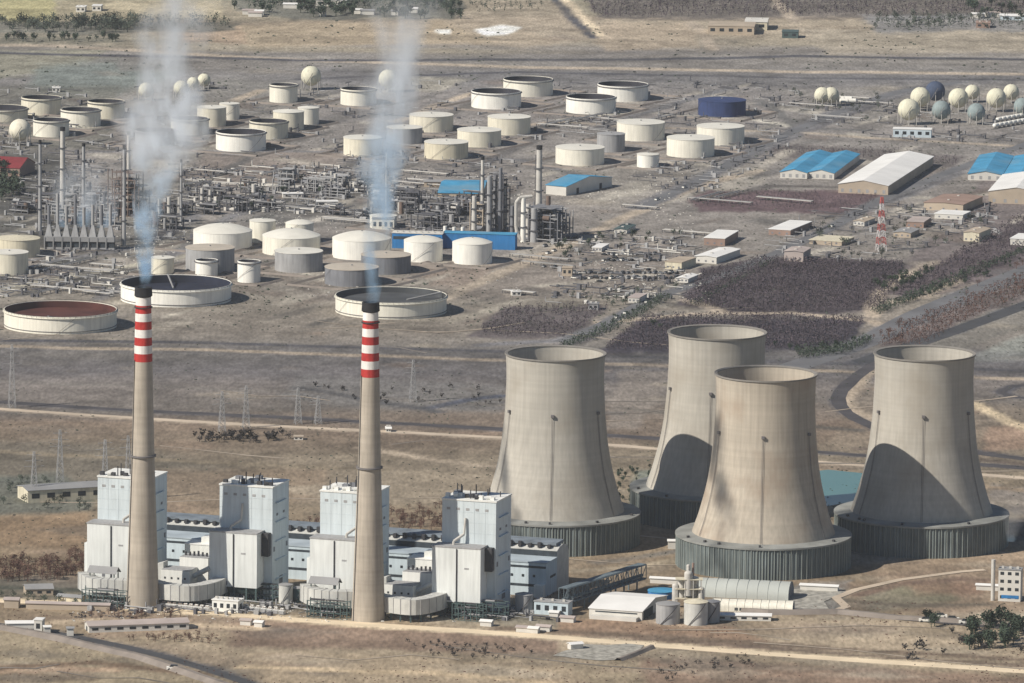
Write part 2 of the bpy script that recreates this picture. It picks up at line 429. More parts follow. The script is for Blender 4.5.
    poly([(120, 52), (1100, 64), (1100, 82), (560, 82), (120, 70)], (132, 124, 118), 4, .7)
    poly([(300, 68), (1100, 76), (1100, 84), (300, 84)], (114, 110, 112), 5, .7)
    # among the tanks
    poly([(-60, 84), (120, 86), (110, 148), (-60, 150)], (112, 108, 96), 6, .7)
    poly([(120, 88), (240, 76), (330, 92), (260, 160), (140, 160)], (132, 126, 118), 6, .6)
    poly([(200, 150), (345, 150), (330, 182), (200, 188)], (136, 120, 110), 5, .8)
    poly([(410, 76), (470, 80), (440, 92), (415, 92)], (162, 152, 134), 4, .7)
    poly([(570, 166), (760, 158), (740, 190), (620, 208), (580, 200)], (148, 138, 128), 5, .8)
    poly([(-60, 150), (60, 150), (120, 250), (-60, 250)], (72, 72, 68), 8, .75)
    poly([(120, 180), (200, 180), (200, 250), (120, 250)], (116, 112, 104), 8, .6)
    poly([(240, 185), (520, 190), (520, 232), (240, 225)], (112, 108, 104), 8, .6)
    poly([(710, 190), (885, 192), (870, 213), (700, 210), (690, 200)], (112, 88, 90), 3, .9)
    poly([(1000, 160), (1060, 160), (1060, 200), (960, 260), (900, 300), (880, 290)], (112, 96, 98), 5, .6)
    poly([(520, 262), (640, 240), (700, 250), (640, 300), (480, 300), (450, 300)], (136, 122, 112), 5, .6)
    poly([(420, 268), (505, 262), (470, 290), (430, 286)], (150, 128, 112), 4, .7)
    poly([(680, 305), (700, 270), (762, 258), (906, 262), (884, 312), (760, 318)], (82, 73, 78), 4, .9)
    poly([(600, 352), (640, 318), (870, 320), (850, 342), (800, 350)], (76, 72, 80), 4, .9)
    poly([(470, 338), (500, 308), (610, 306), (570, 340)], (104, 94, 94), 4, .8)
    poly([(780, 90), (1100, 80), (1100, 130), (830, 122)], (140, 132, 124), 5, .6)
    poly([(890, 290), (940, 262), (1100, 190), (1100, 250), (960, 290), (905, 300)], (108, 92, 96), 4, .8)
    poly([(860, 352), (1100, 256), (1100, 300), (960, 350)], (122, 116, 108), 4, .7)
    poly([(965, 358), (1100, 305), (1100, 360), (990, 362)], (146, 146, 138), 4, .9)
    # middle plain
    poly([(-60, 352), (180, 352), (700, 366), (1100, 368), (1100, 352), (-60, 342)], (98, 95, 98), 6, .5)
    poly([(300, 376), (505, 384), (505, 412), (360, 408), (280, 396)], (118, 114, 112), 6, .7)
    poly([(620, 372), (670, 372), (640, 430), (606, 428)], (142, 130, 120), 4, .7)
    poly([(-60, 440), (120, 445), (240, 470), (230, 500), (-60, 480)], (112, 104, 92), 9, .7)
    poly([(-60, 480), (60, 474), (100, 494), (90, 514), (-60, 520)], (98, 102, 94), 5, .8)
    poly([(-60, 516), (90, 512), (90, 548), (-60, 545)], (146, 118, 88), 5, .8)
    poly([(280, 455), (500, 462), (490, 505), (300, 505)], (146, 130, 110), 7, .8)
    poly([(150, 470), (330, 468), (320, 500), (160, 520)], (142, 120, 98), 7, .7)
    poly([(850, 380), (1100, 420), (1100, 466), (830, 455)], (140, 124, 106), 5, .5)
    poly([(990, 426), (1060, 424), (1100, 445), (980, 450)], (162, 132, 110), 4, .8)
    poly([(990, 485), (1100, 495), (1100, 520), (980, 510)], (140, 130, 124), 4, .7)
    poly([(1000, 518), (1040, 515), (1100, 560), (1000, 545)], (88, 86, 90), 5, .8)
    poly([(635, 470), (660, 470), (660, 500), (628, 512)], (128, 136, 124), 3, .7)
    # forecourt of the plant and the lower right
    poly([(570, 556), (680, 544), (690, 580), (600, 598), (570, 590)], (142, 122, 98), 5, .8)
    poly([(860, 560), (1020, 540), (1100, 560), (1100, 640), (880, 600)], (152, 128, 104), 5, .9)
    poly([(830, 545), (960, 545), (1000, 540), (900, 560), (820, 572)], (132, 130, 124), 4, .8)
    poly([(860, 590), (940, 578), (960, 600), (870, 612)], (108, 108, 84), 6, .7)
    poly([(790, 586), (850, 580), (842, 610), (790, 612)], (122, 122, 120), 4, .9)
    poly([(900, 580), (990, 583), (980, 596), (920, 594)], (134, 98, 78), 6, .6)
    poly([(770, 616), (1100, 612), (1100, 650), (900, 660), (770, 652)], (170, 148, 120), 5, .9)
    poly([(800, 624), (900, 626), (890, 636), (810, 634)], (132, 110, 92), 5, .8)
    poly([(560, 618), (720, 622), (770, 640), (770, 652), (560, 636)], (150, 116, 90), 4, .8)
    poly([(230, 618), (560, 634), (560, 656), (230, 645)], (134, 108, 90), 4, .9)
    poly([(240, 652), (560, 662), (600, 690), (230, 690)], (166, 143, 114), 5, .9)
    poly([(640, 655), (1100, 680), (1100, 700), (650, 700)], (142, 112, 92), 5, .8)
    poly([(-60, 632), (50, 634), (180, 672), (230, 700), (-60, 700)], (156, 137, 108), 5, .9)
    poly([(-60, 664), (120, 668), (130, 672), (-60, 676)], (176, 142, 112), 3, .9)
    poly([(-60, 672), (90, 676), (100, 680), (-60, 690)], (116, 94, 70), 3, .7)
    poly([(90, 612), (240, 610), (300, 622), (240, 630), (90, 640)], (152, 126, 104), 4, .6)
    poly([(-60, 596), (150, 604), (300, 612), (560, 628), (560, 600), (80, 575), (-60, 576)], (108, 104, 92), 5, .75)
    for _ in range(320):       # bare-earth patches and dark scrubby patches of the plain
        cx_ = R.uniform(-20, 1044); cy_ = R.choice([R.uniform(30, 350), R.uniform(350, 680), R.uniform(560, 683)])
        wd = R.uniform(6, 50) * (.5 + cy_ / 700); hg = wd * R.uniform(.05, .16)
        c_ = R.choice([(104, 96, 88), (172, 156, 134), (150, 124, 104), (118, 106, 94)])
        poly([(cx_ - wd, cy_ - hg * .3), (cx_, cy_ - hg), (cx_ + wd, cy_ + hg * .2), (cx_ + wd * .2, cy_ + hg)], c_, 3, R.uniform(.2, .5), 2)
    def line(pts, wm, c, a=1.0):
        wm = max(wm, 11)
        qs = [G(*p) for p in pts]; d = np.full(len(Xf), 1e9)
        wx = Xf + n_b * 5; wy = Yf + n_a * 9
        for i in range(len(qs) - 1):
            a0, b0 = qs[i], qs[i + 1]; ex, ey = b0.x - a0.x, b0.y - a0.y
            t = np.clip(((wx - a0.x) * ex + (wy - a0.y) * ey) / (ex * ex + ey * ey), 0, 1)
            d = np.minimum(d, np.hypot(wx - a0.x - t * ex, wy - a0.y - t * ey))
        m = np.clip((wm * .5 + 3.0 - d) / 5, 0, 1) * a * (1 + np.clip(n_e * .6 + n_c * .6, -.35, 0))
        C[:] = C * (1 - m[:, None]) + np.array(lin(c)) * m[:, None]
    for _ in range(420):       # worn, built over and stained ground inside the refinery
        cx_ = R.uniform(-20, 1044); cy_ = R.uniform(88, 330); wd = R.uniform(4, 34); hg = wd * R.uniform(.08, .22); sl = R.choice([.28, .28, -.06])
        c_ = R.choice([(92, 86, 82), (96, 92, 92), (176, 164, 148), (112, 96, 86), (84, 82, 80), (190, 178, 160)])
        poly([(cx_ - wd, cy_ + sl * wd), (cx_ - wd * .6, cy_ + sl * wd * .6 - hg), (cx_ + wd, cy_ - sl * wd - hg * .4), (cx_ + wd * .7, cy_ - sl * wd * .7 + hg)], c_, 2, R.uniform(.3, .75), 1.5)
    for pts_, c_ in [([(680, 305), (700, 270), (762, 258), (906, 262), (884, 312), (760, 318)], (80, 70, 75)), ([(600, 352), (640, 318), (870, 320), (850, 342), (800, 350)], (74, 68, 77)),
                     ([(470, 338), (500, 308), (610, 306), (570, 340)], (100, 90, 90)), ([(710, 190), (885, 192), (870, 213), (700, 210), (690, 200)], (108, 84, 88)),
                     ([(886, 292), (940, 264), (1050, 206), (1050, 246), (965, 284), (905, 300)], (98, 84, 88)), ([(905, 324), (1050, 264), (1050, 290), (960, 324), (925, 346), (876, 346)], (112, 98, 96)),
                     ([(770, 146), (885, 149), (965, 157), (955, 168), (870, 160), (776, 158)], (104, 94, 92)), ([(100, 20), (240, 22), (236, 30), (96, 33)], (104, 100, 88)),
                     ([(232, -12), (452, -10), (466, 8), (450, 20), (380, 17), (330, 21), (262, 17), (236, 10)], (112, 110, 100)), ([(0, 36), (122, 37), (120, 43), (0, 43)], (120, 114, 98))]:
        poly(pts_, c_, 3, .9, 3.0)
    for p_, w_, c_ in SOFT: line(p_, w_, c_)
    g = (1 + n_a * .2 + n_b * .24 + n_c * .2 + n_d * .4 + n_e * .26)
    lum = (C @ np.array([.3, .55, .15]))[:, None]; ds = np.interp(PY, [0, 300, 345, 440, 600], [.28, .28, .16, .16, .24])[:, None]; C = C * (1 - ds) + lum * np.array([1.03, 1.0, .96]) * ds
    C = np.clip(C * g[:, None] / K / 1.20, .02, .85)
    # linear -> attribute
    me = bpy.data.meshes.new('ground')
    me.vertices.add(nx * ny)
    me.vertices.foreach_set('co', np.stack([Xf, Yf, np.zeros_like(Xf)], 1).astype(np.float32).ravel())
    i, j = np.meshgrid(np.arange(nx - 1), np.arange(ny - 1))
    a = (j * nx + i).ravel()
    q = np.stack([a, a + 1, a + nx + 1, a + nx], 1).astype(np.int32)
    me.loops.add(q.size); me.loops.foreach_set('vertex_index', q.ravel())
    me.polygons.add(len(q)); me.polygons.foreach_set('loop_start', np.arange(len(q), dtype=np.int32) * 4)
    me.update(calc_edges=True)
    at = me.color_attributes.new('earth', 'FLOAT_COLOR', 'POINT')
    at.data.foreach_set('color', np.concatenate([C, np.ones((len(C), 1))], 1).astype(np.float32).ravel())
    m = bpy.data.materials.new('dry_earth'); m.use_nodes = True
    t = m.node_tree; N = t.nodes; L = t.links; b = N['Principled BSDF']
    b.inputs['Roughness'].default_value = .95; b.inputs['Specular IOR Level'].default_value = .1
    ca = N.new('ShaderNodeVertexColor'); ca.layer_name = 'earth'
    gi = N.new('ShaderNodeNewGeometry')
    def nz(scale, lo, hi, det=5, vec=None):
        n = N.new('ShaderNodeTexNoise'); n.inputs['Scale'].default_value = scale; n.inputs['Detail'].default_value = det
        if vec: 
            mp = N.new('ShaderNodeMapping'); mp.inputs['Scale'].default_value = vec; mp.inputs['Rotation'].default_value = (0, 0, radians(-8))
            L.new(gi.outputs['Position'], mp.inputs[0]); L.new(mp.outputs[0], n.inputs['Vector'])
        else: L.new(gi.outputs['Position'], n.inputs['Vector'])
        r = N.new('ShaderNodeMapRange'); r.inputs[1].default_value = .3; r.inputs[2].default_value = .7; r.inputs[3].default_value = lo; r.inputs[4].default_value = hi
        L.new(n.outputs[0], r.inputs[0]); return r.outputs[0]
    def mul(a_, b_):
        k = N.new('ShaderNodeMath'); k.operation = 'MULTIPLY'; L.new(a_, k.inputs[0]); L.new(b_, k.inputs[1]); return k.outputs[0]
    f = mul(mul(nz(.22, .84, 1.14, 6, (1, .3, 1)), nz(.03, .88, 1.10, 5)), nz(.45, .74, 1.24, 4, (1, .22, 1)))
    mx = N.new('ShaderNodeMixRGB'); mx.blend_type = 'MULTIPLY'; mx.inputs[0].default_value = 1
    L.new(ca.outputs[0], mx.inputs[1]); L.new(f, mx.inputs[2]); L.new(mx.outputs[0], b.inputs['Base Color'])
    me.materials.append(m)
    return struct(link('ground', me))
make_ground()

# ------------------------------------------------------------------ flat strips and patches
_lay = [0.03]
def strip(name, pts, wm, m, z=None, w2=None, jit=0.0):
    """road along ground points given in photo rows; wm metres wide"""
    if z is None:
        _lay[0] += 0.006; z = _lay[0]
    P = [G(*p) for p in pts]
    Q = []
    for i in range(len(P) - 1):
        n = max(1, int((P[i + 1] - P[i]).length / 25))
        for k in range(n): 
            t = k / n
            p0 = P[max(i - 1, 0)]; p1 = P[i]; p2 = P[i + 1]; p3 = P[min(i + 2, len(P) - 1)]
            Q.append(.5 * ((2 * p1) + (p2 - p0) * t + (2 * p0 - 5 * p1 + 4 * p2 - p3) * t * t + (3 * p1 - p0 - 3 * p2 + p3) * t ** 3))
    Q.append(P[-1])
    vs = []; fs = []
    for i, q in enumerate(Q):
        d = (Q[min(i + 1, len(Q) - 1)] - Q[max(i - 1, 0)]).normalized(); n = Vector((-d.y, d.x, 0))
        hw = wm / 2 * (1 + jit * R.uniform(-1, 1))
        vs += [(q.x + n.x * hw, q.y + n.y * hw, z), (q.x - n.x * hw, q.y - n.y * hw, z)]
        if i: fs.append((2 * i - 2, 2 * i - 1, 2 * i + 1, 2 * i))
    return struct(MB().add(vs, fs).obj(name, m))
def patch(name, pts, m):
    _lay[0] += 0.006
    P = [G(*p) for p in pts]
    return struct(MB().add([(p.x, p.y, _lay[0]) for p in P], [tuple(range(len(P)))]).obj(name, m))
def bank(name, pts, wb, h, m):
    """raised earth bank with sloping sides along a line"""
    P = [G(*p) for p in pts]; Q = []
    for i in range(len(P) - 1):
        n = max(1, int((P[i + 1] - P[i]).length / 20))
        for k in range(n): Q.append(P[i].lerp(P[i + 1], k / n))
    Q.append(P[-1]); vs = []; fs = []
    for i, q in enumerate(Q):
        d = (Q[min(i + 1, len(Q) - 1)] - Q[max(i - 1, 0)]).normalized(); n = Vector((-d.y, d.x, 0)); hh = h * R.uniform(.8, 1.15)
        for s_, z in ((-.5, -.3), (-.16, hh), (.16, hh), (.5, -.3)):
            vs.append((q.x + n.x * wb * s_, q.y + n.y * wb * s_, z))
        if i:
            o = (i - 1) * 4
            for k in range(3): fs.append((o + k, o + k + 1, o + k + 5, o + k + 4))
    return struct(MB().add(vs, fs).obj(name, m))

strip('dirt_road', [(-20, 600), (60, 603), (140, 609), (230, 614), (300, 620), (512, 634), (768, 654), (1050, 673)], 12, M['pale'], jit=.12)
strip('dirt_road', [(-30, 406), (0, 409), (130, 417.5), (256, 425), (500, 437.5), (610, 445), (820, 462), (1050, 480)], 9, M['pale2'], jit=.15)
strip('railway_bed', [(-30, 400), (0, 402), (130, 410), (256, 416), (500, 429), (650, 438), (820, 452), (1050, 470)], 11, M['rail'], jit=.25)
strip('road', [(-20, 622), (20, 628), (60, 634), (130, 648), (200, 667), (262, 688)], 9, M['asph'])
strip('railway_loop', [(905, 352), (872, 366), (848, 384), (838, 398), (846, 412), (872, 426), (930, 446), (1050, 462)], 11, M['rail'], jit=.1)
strip('railway_loop', [(1040, 384), (1012, 386), (1000, 392), (1012, 397), (1040, 399)], 7, M['rail'])
strip('street', [(560, 342), (600, 326), (655, 298), (720, 276), (775, 254), (830, 228), (885, 198), (960, 168), (1050, 136)], 12, M['grey_road'], jit=.12)
strip('street', [(640, 208), (700, 180), (770, 142), (840, 112), (900, 92), (960, 82)], 12, M['grey_road'], jit=.12)
strip('highway', [(790, 368), (870, 340), (930, 310), (1050, 262)], 26, M['grey_road'])
strip('highway', [(860, 362), (940, 336), (1050, 296)], 16, M['asph'])
M['track'] = mat('worn_track', (.36, .30, .235), .3, .05)
M['track_d'] = mat('dark_track', (.20, .175, .15), .3, .05)
for i in range(30):
    x0 = R.uniform(-60, 900); y0 = R.choice([R.uniform(625, 683), R.uniform(395, 560), R.uniform(350, 540), R.uniform(310, 345)]); ln_ = R.uniform(60, 320); sl = R.uniform(-.09, .12)
    strip('path', [(x0, y0), (x0 + ln_ * .35, y0 + ln_ * .35 * sl + R.uniform(-4, 4)), (x0 + ln_ * .7, y0 + ln_ * .7 * sl + R.uniform(-4, 4)), (x0 + ln_, y0 + ln_ * sl)], R.uniform(1.6, 3), M['track'] if R.random() < .7 else M['track_d'], jit=.5)
patch('pond', [(812, 472), (828, 470), (868, 474), (862, 500), (820, 508), (806, 498)], M['water'])
patch('gravel_pad', [(553, 656), (562, 652), (575, 648), (586, 644.5), (606, 645.5), (628, 644), (644, 645.5), (640, 650), (633, 656), (618, 660), (600, 661), (580, 659)], M['pad'])
patch('gravel_pad', [(790, 590), (826, 588), (846, 592), (824, 602), (830, 611), (780, 612)], M['pad'])
strip('street', [(800, 612), (832, 612), (846, 607), (836, 598), (856, 590), (900, 580), (960, 572), (985, 570)], 6, M['pale2'])
strip('street', [(838, 612), (900, 619), (1050, 632)], 8, M['rail'])
bank('embankment', [(0, 628), (60, 640), (140, 658), (236, 690)], 10, 2.6, M['berm'])
bank('embankment', [(618, 661), (632, 656), (646, 650), (652, 648)], 6, 2, M['berm'])
bank('embankment', [(742, 612), (768, 614), (838, 613), (900, 619), (1050, 628)], 9, 2.5, M['berm'])

# ------------------------------------------------------------------ cooling towers
def radius_at(z):
    zs = [0, 8, 20, 33, 47, 55, 66, 85, 105, 116, 123.5]
    rs = [51, 49.6, 46.3, 41.8, 38.0, 36.3, 34.5, 32.6, 31.7, 31.8, 32.3]
    return float(np.interp(z, zs, rs))
def cooling_tower(px, py, sc, label, rz, m='shell'):
    P = G(px, py)
    t = thing('cooling_tower', label, 'cooling tower', P, rz, 'hyperbolic cooling towers of the power plant')
    Ht = 123.5
    zs = list(np.linspace(12, Ht, 34))
    prof = [(radius_at(z) * sc, z * sc) for z in zs] + [((radius_at(z) - 1.0) * sc, z * sc) for z in reversed(zs)]
    MB().lathe(prof, 96).obj('shell', M[m], t, True)
    rr = radius_at(Ht)
    MB().lathe([((rr - 1.3) * sc, (Ht - .2) * sc), ((rr + .7) * sc, (Ht - .2) * sc), ((rr + .7) * sc, (Ht + .8) * sc), ((rr + .4) * sc, (Ht + .8) * sc), ((rr - 1.3) * sc, (Ht + .4) * sc), ((rr - 1.3) * sc, (Ht - .2) * sc)], 96).obj('rim', M['rim'], t)
    n = 360; rs_, zt = 56.0, 20.0
    vs = []; fs = []
    for z in (0, zt):
        for k in range(n):
            r = rs_ - (.55 if k % 2 else 0); a = 2 * pi * k / n
            vs.append((r * cos(a) * sc, r * sin(a) * sc, z * sc))
    for k in range(n): fs.append((k, (k + 1) % n, n + (k + 1) % n, n + k))
    MB().add(vs, fs).obj('heat_exchanger_skirt', M['skirt'], t)
    MB().lathe([(56.6 * sc, (zt - .6) * sc), (56.6 * sc, (zt + .5) * sc), (51 * sc, (zt + 1.0) * sc), ((radius_at(21.3) - .2) * sc, 21.4 * sc)], 96).obj('skirt_roof', M['skirt_roof'], t, True)
    cb = MB(); 
    for k in range(96):
        a = 2 * pi * (k + .5) / 96
        cb.box((56.15) * cos(a) * sc, (56.15) * sin(a) * sc, 0, .22, .3, zt * sc - .7, a)
    cb.obj('skirt_column', M['skirt_col'], t)['kind'] = 'stuff'
    for k in range(6):
        a = 2 * pi * k / 6 - pi / 2
        lm = MB(); zz = np.linspace(22, 88, 14)
        for i in range(13):
            r0, r1 = radius_at(zz[i]) + .55, radius_at(zz[i + 1]) + .55
            for o in (-.45, .45):
                ca, sa = cos(a), sin(a)
                lm.tube(((r0 * ca - o * sa) * sc, (r0 * sa + o * ca) * sc, zz[i] * sc), ((r1 * ca - o * sa) * sc, (r1 * sa + o * ca) * sc, zz[i + 1] * sc), .12, 4)
        r1 = radius_at(88) + .9
        lm.box(r1 * cos(a) * sc, r1 * sin(a) * sc, 87 * sc, 1.4, 2, 1.8, a)
        lm.obj('ladder', M['girder'], t)
    for k in range(5):
        a = -pi / 2 + R.uniform(-1.3, 1.3); r = 53
        MB().box(r * cos(a) * sc, r * sin(a) * sc, 20.6 * sc, 1.6, 1.4, 1.5, a).obj('roof_hatch', M['dark_steel'], t)
    return t
cooling_tower(553.5, 541.5, 1.0, 'cooling tower next to the boiler blocks, fully sunlit with a pale grey shell', radians(-3))
cooling_tower(714.5, 517, 1.0, 'cooling tower standing behind the others, tower shadow with rounded top on its shell', radians(-8))
cooling_tower(763, 564.5, 1.0, 'cooling tower closest to the curved roof sheds, brown stained below its rim', radians(-4), 'shell_br')
cooling_tower(921, 543, 1.01, 'cooling tower beside the small white chimney house, wide slanted shadow on its lower shell', radians(-3))

# ------------------------------------------------------------------ chimneys
def chimney(px, py, label, Ht=200.0):
    P = G(px, py); t = thing('chimney', label, 'chimney', P, 0, 'red and white banded power plant chimneys')
    def r(z): return float(np.interp(z, [0, 95, Ht], [10.3, 7.1, 4.55]))
    z_red0 = Ht - 46.0
    zz = np.linspace(-1, z_red0, 20)
    MB().lathe([(r(z), z) for z in zz], 40).obj('shaft', M['chim'], t, True)
    b = (Ht - 6.0 - z_red0) / 8
    for k in range(8):
        z0 = z_red0 + k * b
        MB().lathe([(r(z0) + .02, z0), (r(z0 + b) + .02, z0 + b)], 40).obj('painted_band', M['red'] if k % 2 == 0 else M['white'], t, True)
    MB().lathe([(r(Ht - 6), Ht - 6), (r(Ht - 6) + .9, Ht - 5.2), (r(Ht) + .8, Ht - 1.5), (r(Ht) + .8, Ht), (r(Ht) - .6, Ht), (r(Ht) - .6, Ht - 14)], 40).obj('cap', M['soot'], t)
    MB().lathe([(r(95), 94.4), (r(95) + 1.1, 94.4), (r(95) + 1.1, 95.4), (r(95), 95.4)], 40).obj('gallery', M['girder'], t)
    MB().lathe([(r(Ht - 12), Ht - 12.6), (r(Ht - 12) + .8, Ht - 12.6), (r(Ht - 12) + .8, Ht - 12.0), (r(Ht - 12), Ht - 12.0)], 40).obj('gallery', M['dark_steel'], t)
    lm = MB(); a = radians(-150)
    for i in range(19):
        r0, r1 = r(zz[i]) + .35, r(zz[i + 1]) + .35
        lm.tube((r0 * cos(a), r0 * sin(a), zz[i] + 1), (r1 * cos(a), r1 * sin(a), zz[i + 1] + 1), .22, 4)
    lm.obj('ladder', M['dark_steel'], t)
    return P
C1 = chimney(142.5, 606.5, 'tall concrete chimney between the first two boiler blocks, away from the cooling towers')
C2 = chimney(368.3, 619.3, 'tall concrete chimney rising closer to the cooling towers', 197.3)

# ------------------------------------------------------------------ power house row
TH = radians(-18)
e1 = Vector((cos(TH), sin(TH), 0)); e2 = Vector((-sin(TH), cos(TH), 0))
def lines(mb, x0, x1, y, z0, z1, nx, nz_, th=.18):
    """panel joints: thin raised ribs on a front face at y (local)"""
    for i in range(1, nx): mb.b2(x0 + (x1 - x0) * i / nx - th / 2, x0 + (x1 - x0) * i / nx + th / 2, y - .12, y + .02, z0, z1)
    for i in range(1, nz_): mb.b2(x0, x1, y - .12, y + .02, z0 + (z1 - z0) * i / nz_ - th / 2, z0 + (z1 - z0) * i / nz_ + th / 2)
def boiler(px, py, mirror, label):
    P = G(px, py); t = thing('boiler_house', label, 'power plant building', P, TH, 'boiler houses in a row beside the turbine hall')
    ub = MB().b2(2, 37, 13, 43, 0, 70.5).obj('upper_block', M['clad'], t)
    j = MB(); lines(j, 2, 37, 13, 44, 70, 5, 4, .07); j.obj('panel_joint', M['clad'], ub)['kind'] = 'stuff'
    MB().b2(1.6, 37.4, 12.6, 43.4, 70.5, 71.4).obj('parapet', M['clad_w'], ub)
    # lower front block, on legs
    lb = MB().b2(0, 31.5, 0, 12.9, 9, 43).obj('lower_block', M['clad2'], t)
    MB().b2(-.3, 31.8, -.3, 12.9, 43, 43.8).obj('lower_parapet', M['tgrey'], lb)
    # hopper bottom
    vs = [(1, 0.5, 9), (31, 0.5, 9), (31, 12, 9), (1, 12, 9), (4, 3.5, 4.5), (29, 3.5, 4.5), (29, 9, 4.5), (4, 9, 4.5)]
    MB().add(vs, [(0, 1, 5, 4), (1, 2, 6, 5), (2, 3, 7, 6), (3, 0, 4, 7), (7, 6, 5, 4)]).obj('hopper', M['steel_g'], lb)
    for x in (.8, 8.5, 16.5, 24.5, 30.8):
        for y in (.8, 12):
            MB().b2(x - .5, x + .5, y - .5, y + .5, 0, 9).obj('leg', M['steel_g'], t)
    # notched side wing
    if mirror: MB().b2(31.51, 36, 8, 12.9, 28, 42.5).obj('side_wing', M['dark_steel'], t)
    else: MB().b2(-3, -.01, 3, 12.9, 6, 30).obj('side_wing', M['clad2'], t)
    # vent pipe that climbs over the lower roof
    d = MB(); x = 12 if mirror else 22
    d.tube((x, 6, 43.8), (x, 6, 46), .9, 8); d.tube((x, 6, 46), (x + 5, 11, 50), .9, 8); d.tube((x + 5, 11, 50), (x + 5.5, 12, 60), .7, 8)
    d.obj('vent_pipe', M['vessel'], t)
    # roof drums, silencers and exhaust pipes
    for i in range(9):
        xx = 4 + i * 3.7 + R.uniform(-.6, .6); yy = R.uniform(14.6, 20)
        b = MB(); k = R.uniform(1.1, 1.8)
        if i % 2: b.tube((xx, yy, 71.4 + k), (xx + 2.4, yy + 1, 71.4 + k), k, 10)
        else: b.b2(xx - 1.2, xx + 1.4, yy, yy + 2.6, 71.4, 71.4 + k * 1.5)
        b.obj('roof_vent', M['clad_w'] if R.random() < .7 else M['dark_steel'], ub)
    for i in range(10):
        xx = R.uniform(4, 36); yy = R.uniform(16, 40); hh = R.uniform(2.5, 8)
        MB().cyl(xx, yy, 71.4, 71.4 + hh, .35, n=6).obj('exhaust_pipe', M['dark_steel'], ub)
    for i in range(4):
        xx = R.uniform(6, 33); yy = R.uniform(20, 40)
        MB().b2(xx - 2, xx + 2, yy - 2, yy + 2, 71.4, 71.4 + R.uniform(1.5, 3.2)).obj('roof_cabin', M['tdark'], ub)
    for x, y, z, a_, b_ in ((37.01, 15, 30, 2.5, 3), (37.01, 38, 30, 2.5, 3), (37.01, 26, 8, 6, 5), (37.01, 20, 52, 3, 1.5), (37.01, 32, 52, 3, 1.5)):
        MB().b2(x, x + .15, y, y + a_, z, z + b_).obj('louvre', M['tdark'], ub)
    for k in range(5): MB().b2(5 + k * 6.2, 7.2 + k * 6.2, 12.85, 12.99, 64.5, 66).obj('louvre', M['tgrey'], ub)
    MB().tube((16, -.4, 9), (16, -.4, 42.5), .35, 6).obj('downpipe', M['dark_steel'], lb)
    MB().b2(10, 12, -.14, -.01, 10, 12.5).obj('hatch', M['tdark'], lb); MB().b2(21, 24, -.14, -.01, 30, 31).obj('hatch', M['tgrey'], lb)
    for i in range(5):  # side stair platforms
        z = 12 + i * 12
        MB().b2(37.01, 38.3, 18, 36, z, z + .5).obj('platform', M['hallwall'], t)
    return t
boiler(87, 591, False, 'pale boiler block at the row end away from the cooling towers, behind a chimney')
boiler(209, 599.5, True, 'pale boiler block with open view between the two chimneys, chimney shadow on its face')
boiler(309.5, 606.5, False, 'pale boiler block partly hidden by the chimney nearer the cooling towers')
boiler(431.5, 615, True, 'pale boiler block beside the first cooling tower, chimney shadow down its face')

# turbine hall
O = G(546, 597)          # front corner at the gable end
hall = thing('turbine_hall', 'long low turbine hall with blue banded front behind the boiler blocks', 'power plant building', O, TH)
LH = 300.0
MB().b2(-LH, 0, 0, 22, 0, 21).obj('front_aisle', M['hallwall'], hall)
vs = []; prf = [(22.01, 0), (22.01, 25.5), (27, 27.2), (34, 28), (42, 26.5), (46.5, 21.5), (46.5, 0)]
for x in (-LH, 0): vs += [(x, y, z) for y, z in prf]
n = len(prf); MB().add(vs, [tuple(range(n)), tuple(range(2 * n - 1, n - 1, -1))] + [(i, n + i, n + (i + 1) % n, (i + 1) % n) for i in range(n)]).obj('main_aisle', M['duct'], hall)
MB().b2(-LH - .3, .3, -.4, 22.0, 21, 21.7).obj('front_roof', M['roofhall'], hall)
MB().b2(-LH, -.2, 21.7, 22.0, 21.7, 25.2).obj('clerestory', M['band'], hall)
MB().b2(-LH + 2, -2, 26, 42, 28, 29.5).obj('ridge_vent', M['hallroof'], hall)
for z, h_ in ((6.0, 1.6), (17.8, 1.4)):
    MB().b2(-LH, -.3 if z > 10 else -5, -.12, 0.0, z, z + h_).obj('window_band', M['band'], hall)
MB().b2(.01, .15, 8, 19, 10.5, 12).obj('gable_window', M['band'], hall)
for i in range(40):
    x = -8 - i * 7.3
    MB().b2(x - .8, x + .8, -.15, -.01, 12, 13.6).obj('window', M['glass'], hall)
for i in range(46):
    x = -LH + 6 + i * 6.4
    MB().b2(x - 1, x + 1, 23, 25.5, 28.4 if False else 26.6, 28.6 + R.uniform(0, 1.6)).obj('roof_fan', M['dark_steel'], hall)
MB().b2(-6.5, -.4, -5, -.01, 0, 8).obj('porch', M['clad_w'], hall)
# deaerator bay joining boilers to hall
for i, (u0, u1) in enumerate(((-283, -244), (-205, -166), (-141, -102), (-64, -25))): pass

